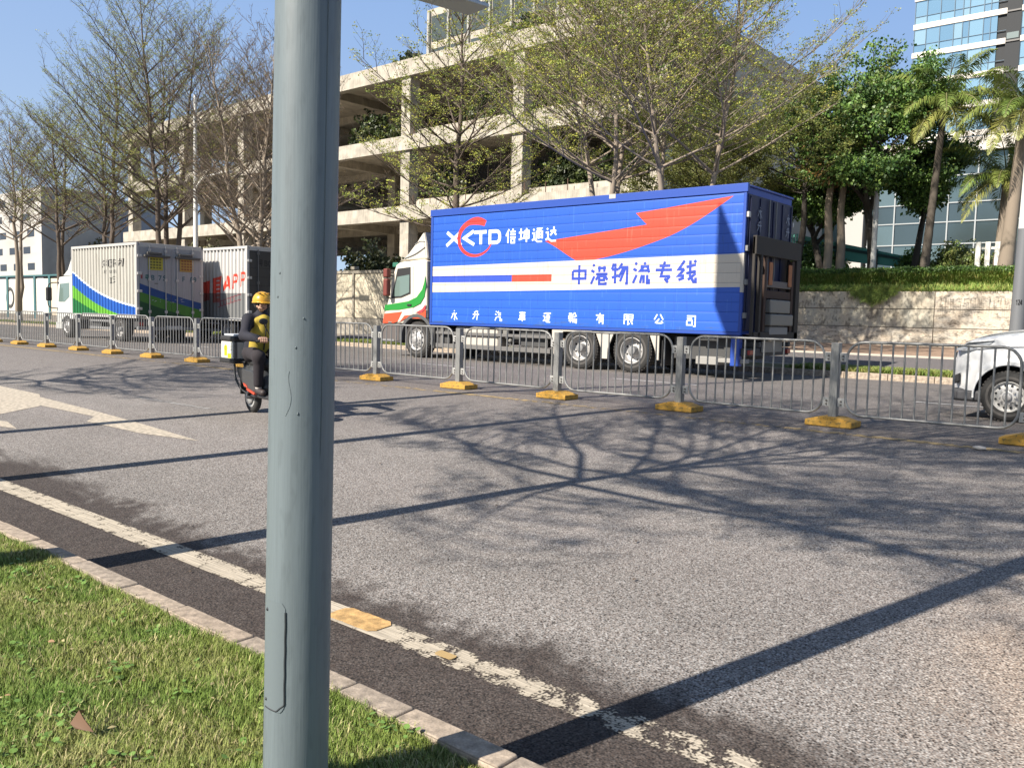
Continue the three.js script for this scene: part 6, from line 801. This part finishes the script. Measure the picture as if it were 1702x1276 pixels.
{
  const Y = RY(-6.55), at = [-9.72, Y, -6.58], turn = -0.17;
  const s = thing('delivery_scooter', 'dark electric delivery scooter with a box on its rack, ridden along the near lane', 'scooter', at, turn);
  const bodyM = std([0.04, 0.042, 0.044], 0.35), tyre = rubber, redM = std([0.5, 0.06, 0.025], 0.35), frameM = std([0.03, 0.03, 0.032], 0.5), silver = std([0.45, 0.45, 0.44], 0.4, { metalness: 0.4 });
  for (const x of [-0.55, 0.72]) { const w = new THREE.Group(); w.name = 'wheel'; w.position.set(x, 0.215, 0); s.add(w); part(w, 'tyre', new THREE.TorusGeometry(0.17, 0.047, 14, 40), tyre); part(w, 'rim', sideZ(lathe([[0.14, 0.04], [0.12, 0.045], [0.07, 0.03], [0.001, 0.035]], 24)).translate(0, 0, 0), silver); part(w, 'rim', sideZ(lathe([[0.14, -0.04], [0.12, -0.045], [0.07, -0.03], [0.001, -0.035]], 24)), silver); }
  part(s, 'rear_fairing', sdfMesh([[[-0.62, 0.60, 0], [-0.2, 0.50, 0], 0.10, 0.15], [[-0.35, 0.55, 0], [-0.1, 0.38, 0], 0.15, 0.12], [[-0.78, 0.66, 0], [-0.55, 0.6, 0], 0.05, 0.10]], [-0.4, 0.55, 0], 0.6, 56, 0.06), bodyM); part(s, 'seat', sdfMesh([[[-0.70, 0.73, 0], [-0.12, 0.70, 0], 0.085, 0.09], [[-0.4, 0.72, 0.06], [-0.15, 0.70, 0.06], 0.06, 0.06], [[-0.4, 0.72, -0.06], [-0.15, 0.70, -0.06], 0.06, 0.06]], [-0.4, 0.72, 0], 0.45, 44, 0.05).scale(1, 0.9, 1).translate(0, 0.06, 0), std([0.02, 0.02, 0.02], 0.6));
  part(s, 'side_panel', slab([[-0.74, 0.62], [-0.2, 0.60], [-0.08, 0.42], [-0.16, 0.31], [-0.46, 0.36], [-0.68, 0.5]], 0.13, 0.165, 0.015), std([0.045, 0.046, 0.048], 0.3)); part(s, 'red_flash', slab([[-0.48, 0.42], [-0.39, 0.40], [-0.35, 0.365], [-0.45, 0.38]], 0.165, 0.178, 0.004), redM); part(s, 'red_flash', slab([[-0.36, 0.36], [-0.10, 0.31], [-0.12, 0.285], [-0.36, 0.33]], 0.14, 0.18, 0.004), redM);
  part(s, 'floor_board', rb(-0.12, 0.42, 0.24, 0.30, -0.14, 0.14, 0.03), frameM); part(s, 'leg_shield', sdfMesh([[[0.42, 0.30, 0], [0.52, 0.92, 0], 0.10, 0.09], [[0.45, 0.5, 0.12], [0.50, 0.8, 0.14], 0.04, 0.04], [[0.45, 0.5, -0.12], [0.50, 0.8, -0.14], 0.04, 0.04], [[0.52, 0.92, 0], [0.58, 1.0, 0], 0.09, 0.07]], [0.5, 0.65, 0], 0.45, 48, 0.06), bodyM);
  part(s, 'front_fork', [cyl([0.58, 0.62, 0.07], [0.72, 0.215, 0.075], 0.022, 0.02, 10), cyl([0.58, 0.62, -0.07], [0.72, 0.215, -0.075], 0.022, 0.02, 10)], silver); part(s, 'mudguard', new THREE.TorusGeometry(0.24, 0.055, 8, 20, 2.0).rotateZ(0.6).translate(0.72, 0.215, 0), bodyM); part(s, 'mudguard', sdfMesh([[[-0.78, 0.36, 0], [-0.62, 0.42, 0], 0.05, 0.06], [[-0.62, 0.42, 0], [-0.4, 0.36, 0], 0.06, 0.06]], [-0.6, 0.4, 0], 0.3, 30, 0.04), std([0.10, 0.11, 0.11], 0.5)); part(s, 'swing_arm', [cyl([-0.55, 0.215, 0.08], [-0.1, 0.28, 0.08], 0.025, 0.03, 10), cyl([-0.55, 0.215, -0.08], [-0.1, 0.28, -0.08], 0.025, 0.03, 10), cyl([-0.5, 0.24, 0.09], [-0.38, 0.5, 0.09], 0.025, 0.025, 10)], frameM); part(s, 'hub_cover', sideZ(lathe([[0.10, 0.05], [0.09, 0.075], [0.03, 0.09], [0.001, 0.09]], 20)).translate(-0.55, 0.215, 0), silver);
  part(s, 'rear_guard', [pipe([[-0.82, 0.66, 0.16], [-0.78, 0.50, 0.17], [-0.60, 0.36, 0.18], [-0.30, 0.28, 0.18]], 0.011, 20, 6), pipe([[-0.74, 0.66, 0.18], [-0.70, 0.5, 0.19], [-0.5, 0.33, 0.19]], 0.010, 16, 6), pipe([[-0.82, 0.66, -0.16], [-0.78, 0.50, -0.17], [-0.60, 0.36, -0.18], [-0.30, 0.28, -0.18]], 0.011, 20, 6)], frameM); part(s, 'rack', [pipe([[-0.5, 0.70, 0.13], [-0.8, 0.70, 0.15], [-1.06, 0.68, 0.15]], 0.013, 10, 6), pipe([[-0.5, 0.70, -0.13], [-0.8, 0.70, -0.15], [-1.06, 0.68, -0.15]], 0.013, 10, 6)], frameM); part(s, 'rear_flap', rb(-0.80, -0.77, 0.24, 0.44, -0.09, 0.09, 0.01), black);
  part(s, 'handlebar', pipe([[0.42, 1.02, 0.36], [0.52, 1.05, 0.16], [0.56, 1.04, 0], [0.52, 1.05, -0.16], [0.42, 1.02, -0.36]], 0.014, 30, 8), frameM); part(s, 'grip', cyl([0.50, 1.045, 0.22], [0.41, 1.015, 0.38], 0.019, 0.019, 10), black); part(s, 'grip', cyl([0.50, 1.045, -0.22], [0.41, 1.015, -0.38], 0.019, 0.019, 10), black); part(s, 'headlamp', new THREE.SphereGeometry(0.08, 16, 12).scale(0.7, 1, 1.2).translate(0.63, 0.93, 0), silver); for (const z of [0.22, -0.22]) part(s, 'mirror', [cyl([0.52, 1.05, z], [0.52, 1.25, z * 1.5], 0.007, 0.007, 6), new THREE.SphereGeometry(0.05, 12, 8).scale(0.3, 0.8, 1.2).translate(0.52, 1.27, z * 1.5)], black);
  // box
  const b = thing('delivery_box', 'white and black delivery box with yellow stickers, on the scooter rack', 'box', [at[0] - 0.88 * Math.cos(turn), Y + 0.70, at[2] + 0.88 * Math.sin(turn)], turn);
  const lbl = canvas(256, 160, (c, w, h) => { c.fillStyle = '#cfcfc4'; c.fillRect(0, 0, w, h); c.fillStyle = '#d8d416'; c.beginPath(); c.arc(90, 62, 36, 0, 7); c.fill(); c.fillRect(60, 84, 60, 50); c.fillRect(130, 108, 70, 44); c.fillStyle = '#3c3c18'; c.fillRect(78, 42, 24, 8); c.fillRect(84, 42, 10, 40); c.fillRect(76, 70, 26, 8); c.fillStyle = '#8f8f88'; for (let i = 0; i < 4; i++) c.fillRect(150, 30 + i * 14, 76, 5); }, { clamp: true });
  part(b, 'box_body', rb(-0.24, 0.24, 0.02, 0.27, -0.23, 0.23, 0.02), std([0.47, 0.47, 0.44], 0.6)); part(b, 'lid', [rb(-0.255, 0.255, 0.27, 0.345, -0.245, 0.245, 0.03)], black); part(b, 'lid_top', rb(-0.21, 0.21, 0.34, 0.372, -0.2, 0.2, 0.015), std([0.5, 0.52, 0.55], 0.4)); part(b, 'sticker', quad([-0.22, 0.03, 0.232], [0.22, 0.03, 0.232], [0.22, 0.26, 0.232], [-0.22, 0.26, 0.232]), std([1, 1, 1], 0.6, { map: lbl })); part(b, 'sticker', quad([-0.242, 0.03, -0.2], [-0.242, 0.03, 0.2], [-0.242, 0.26, 0.2], [-0.242, 0.26, -0.2]), std([1, 1, 1], 0.6, { map: lbl })); part(b, 'base_tray', rb(-0.26, 0.26, -0.03, 0.04, -0.25, 0.25, 0.02), black); part(b, 'corner_guard', [-1, 1].map((q) => rb(0.2, 0.25, 0.04, 0.27, q > 0 ? 0.19 : -0.24, q > 0 ? 0.24 : -0.19, 0.015)), std([0.1, 0.1, 0.1], 0.6));
  // person
  const pr = thing('person', 'person in a yellow helmet, dark jacket and yellow vest riding the delivery scooter', 'person', at, turn), skin = std([0.46, 0.27, 0.185], 0.6);
  const hip = [-0.42, 0.86, 0], sh = [-0.30, 1.30, 0], nk = [-0.27, 1.38, 0], hd = [-0.235, 1.50, 0.01];
  const arm = (z) => [[[-0.29, 1.29, z * 0.19], [-0.12, 1.07, z * 0.31], 0.045, 0.037], [[-0.12, 1.07, z * 0.31], [0.36, 1.045, z * 0.31], 0.036, 0.026]], legB = (z) => [[[-0.40, 0.84, z * 0.10], [0.02, 0.80, z * 0.17], 0.075, 0.058], [[0.02, 0.80, z * 0.17], [-0.02, 0.40, z * 0.16], 0.052, 0.036]];
  const bodyG = sdfMesh([[hip, [-0.36, 1.08, 0], 0.12, 0.11], [[-0.36, 1.08, 0], sh, 0.11, 0.10], [[-0.30, 1.26, 0.15], [-0.30, 1.26, -0.15], 0.06, 0.06], [sh, hd, 0.05, 0.055], ...arm(1), ...arm(-1), ...legB(1), ...legB(-1)], [-0.05, 0.9, 0], 0.75, 84, 0.04);
  const headG = sdfMesh([[[-0.25, 1.53, 0.01], [-0.235, 1.49, 0.01], 0.088, 0.078], [[-0.21, 1.445, 0.018], [-0.20, 1.425, 0.02], 0.05, 0.036], [[-0.15, 1.475, 0.026], [-0.138, 1.468, 0.028], 0.013, 0.014], [[-0.17, 1.51, 0.022], [-0.145, 1.48, 0.026], 0.012, 0.012], [[-0.165, 1.435, 0.05], [-0.165, 1.435, 0.0], 0.014, 0.014], [[-0.19, 1.462, 0.068], [-0.2, 1.46, 0.06], 0.02, 0.02], [[-0.27, 1.485, 0.095], [-0.272, 1.465, 0.092], 0.016, 0.012], [[-0.27, 1.485, -0.075], [-0.272, 1.465, -0.072], 0.016, 0.012]], [-0.235, 1.49, 0.01], 0.16, 72, 0.02);
  headG.translate(0.235, 0, -0.01).rotateY(-0.45).translate(-0.235, 0, 0.01);
  const hand = (z) => { const B2 = [[[0.36, 1.045, z * 0.31], [0.42, 1.045, z * 0.30], 0.026, 0.03], [[0.42, 1.05, z * 0.275], [0.42, 1.048, z * 0.335], 0.024, 0.022]]; [[0.27, 0.012], [0.292, 0.013], [0.314, 0.0125], [0.334, 0.0105]].forEach(([zz, r], i) => { const x = 0.445 - (zz - 0.3) * 0.5; B2.push([[x, 1.062, z * zz], [x + 0.034, 1.05, z * zz], r, r * 0.95], [[x + 0.034, 1.05, z * zz], [x + 0.038, 1.022 + i * 0.001, z * zz], r * 0.95, r * 0.85], [[x + 0.038, 1.022, z * zz], [x + 0.012, 1.006, z * zz], r * 0.85, r * 0.7]); }); B2.push([[0.41, 1.04, z * 0.265], [0.435, 1.02, z * 0.242], 0.014, 0.012], [[0.435, 1.02, z * 0.242], [0.455, 1.008, z * 0.25], 0.012, 0.009]); return sdfMesh(B2, [0.42, 1.03, z * 0.30], 0.12, 72, 0.008); };
  part(pr, 'body', [bodyG, headG, hand(1), hand(-1)], skin);
  part(pr, 'jacket', sdfMesh([[[-0.42, 0.84, 0.05], [-0.36, 1.1, 0.04], 0.14, 0.13], [[-0.42, 0.84, -0.05], [-0.36, 1.1, -0.04], 0.14, 0.13], [[-0.36, 1.1, 0], [-0.30, 1.27, 0], 0.14, 0.125], [[-0.30, 1.27, 0.16], [-0.30, 1.27, -0.16], 0.078, 0.078], [[-0.285, 1.35, 0], [-0.27, 1.385, 0], 0.072, 0.068], ...arm(1).map(([a, c2, r1, r2]) => [a, c2[0] > 0.3 ? [0.33, 1.046, c2[2]] : c2, r1 + 0.03, r2 + 0.022]), ...arm(-1).map(([a, c2, r1, r2]) => [a, c2[0] > 0.3 ? [0.33, 1.046, c2[2]] : c2, r1 + 0.03, r2 + 0.022])], [-0.05, 1.05, 0], 0.55, 72, 0.05), std([0.013, 0.013, 0.022], 0.85));
  part(pr, 'vest', sdfMesh([[[-0.33, 0.86, 0.06], [-0.275, 1.1, 0.05], 0.105, 0.105], [[-0.33, 0.86, -0.06], [-0.275, 1.1, -0.05], 0.105, 0.105], [[-0.275, 1.1, 0], [-0.225, 1.27, 0], 0.12, 0.09], [[-0.235, 1.26, 0.09], [-0.235, 1.26, -0.09], 0.055, 0.055]], [-0.28, 1.08, 0], 0.36, 56, 0.04), std([0.40, 0.29, 0.035], 0.75)); part(pr, 'zip', pipe([[-0.212, 0.88, 0.0], [-0.155, 1.1, 0.0], [-0.135, 1.28, 0.0]], 0.009, 14, 6), black); part(pr, 'vest_hem', pipe([[-0.24, 0.82, 0.12], [-0.21, 0.815, 0.0], [-0.24, 0.82, -0.12]], 0.010, 14, 6), std([0.62, 0.52, 0.2], 0.6));
  part(pr, 'trousers', sdfMesh([[[-0.43, 0.82, 0.07], [-0.43, 0.84, -0.07], 0.13, 0.13], ...legB(1).map(([a, c2, r1, r2], i) => [a, i ? [-0.02, 0.44, c2[2]] : c2, r1 + 0.022, r2 + 0.025]), ...legB(-1).map(([a, c2, r1, r2], i) => [a, i ? [-0.02, 0.44, c2[2]] : c2, r1 + 0.022, r2 + 0.025])], [-0.2, 0.68, 0], 0.42, 64, 0.05), std([0.02, 0.016, 0.02], 0.9));
  for (const z of [0.16, -0.16]) part(pr, 'shoe', sdfMesh([[[-0.05, 0.345, z], [0.13, 0.335, z], 0.042, 0.038], [[-0.03, 0.40, z], [-0.02, 0.36, z], 0.04, 0.042]], [0.04, 0.36, z], 0.16, 36, 0.02), std([0.04, 0.03, 0.03], 0.6)); part(pr, 'sock', cyl([-0.02, 0.38, 0.16], [-0.02, 0.46, 0.16], 0.042, 0.045, 14), std([0.5, 0.45, 0.4], 0.8));
  const hm = std([0.62, 0.34, 0.035], 0.35), he = part(pr, 'helmet', [new THREE.SphereGeometry(0.125, 32, 20, 0, 6.2832, 0, 1.75).scale(1.1, 1, 0.98).translate(-0.245, 1.535, 0.01), new THREE.TorusGeometry(0.124, 0.010, 8, 40).rotateX(Math.PI / 2).scale(1.1, 1, 0.98).translate(-0.245, 1.513, 0.01), slab([[-0.12, 1.525], [-0.04, 1.505], [-0.045, 1.497], [-0.12, 1.505]], -0.075, 0.095, 0.004)], hm); part(he, 'chin_strap', pipe([[-0.26, 1.5, 0.105], [-0.235, 1.43, 0.085], [-0.205, 1.395, 0.02], [-0.235, 1.43, -0.065], [-0.26, 1.5, -0.085]], 0.007, 20, 6), black); part(he, 'vent', [-0.05, 0.01, 0.07].map((z) => rb(-0.22, -0.13, 1.628, 1.64, z, z + 0.018, 0.004, 1).rotateZ(0)), std([0.3, 0.17, 0.03], 0.6));
  part(pr, 'eyes', [[-0.155, 1.494, 0.052], [-0.152, 1.494, 0.0]].map((q) => new THREE.SphereGeometry(0.010, 10, 8).translate(...q)), black); part(pr, 'eyebrows', [[-0.15, 1.51, 0.055], [-0.147, 1.51, -0.002]].map((q) => new THREE.CapsuleGeometry(0.004, 0.024, 3, 6).rotateX(Math.PI / 2).translate(...q)), black); part(pr, 'mouth', new THREE.CapsuleGeometry(0.005, 0.03, 3, 6).rotateX(Math.PI / 2).translate(-0.153, 1.437, 0.026), std([0.2, 0.07, 0.06], 0.6)); part(pr, 'hair', new THREE.SphereGeometry(0.105, 24, 16, 0, 6.2832, 0.9, 1.2).translate(-0.262, 1.50, 0.01), std([0.015, 0.013, 0.012], 0.8));
}
renderer.render(scene, camera);
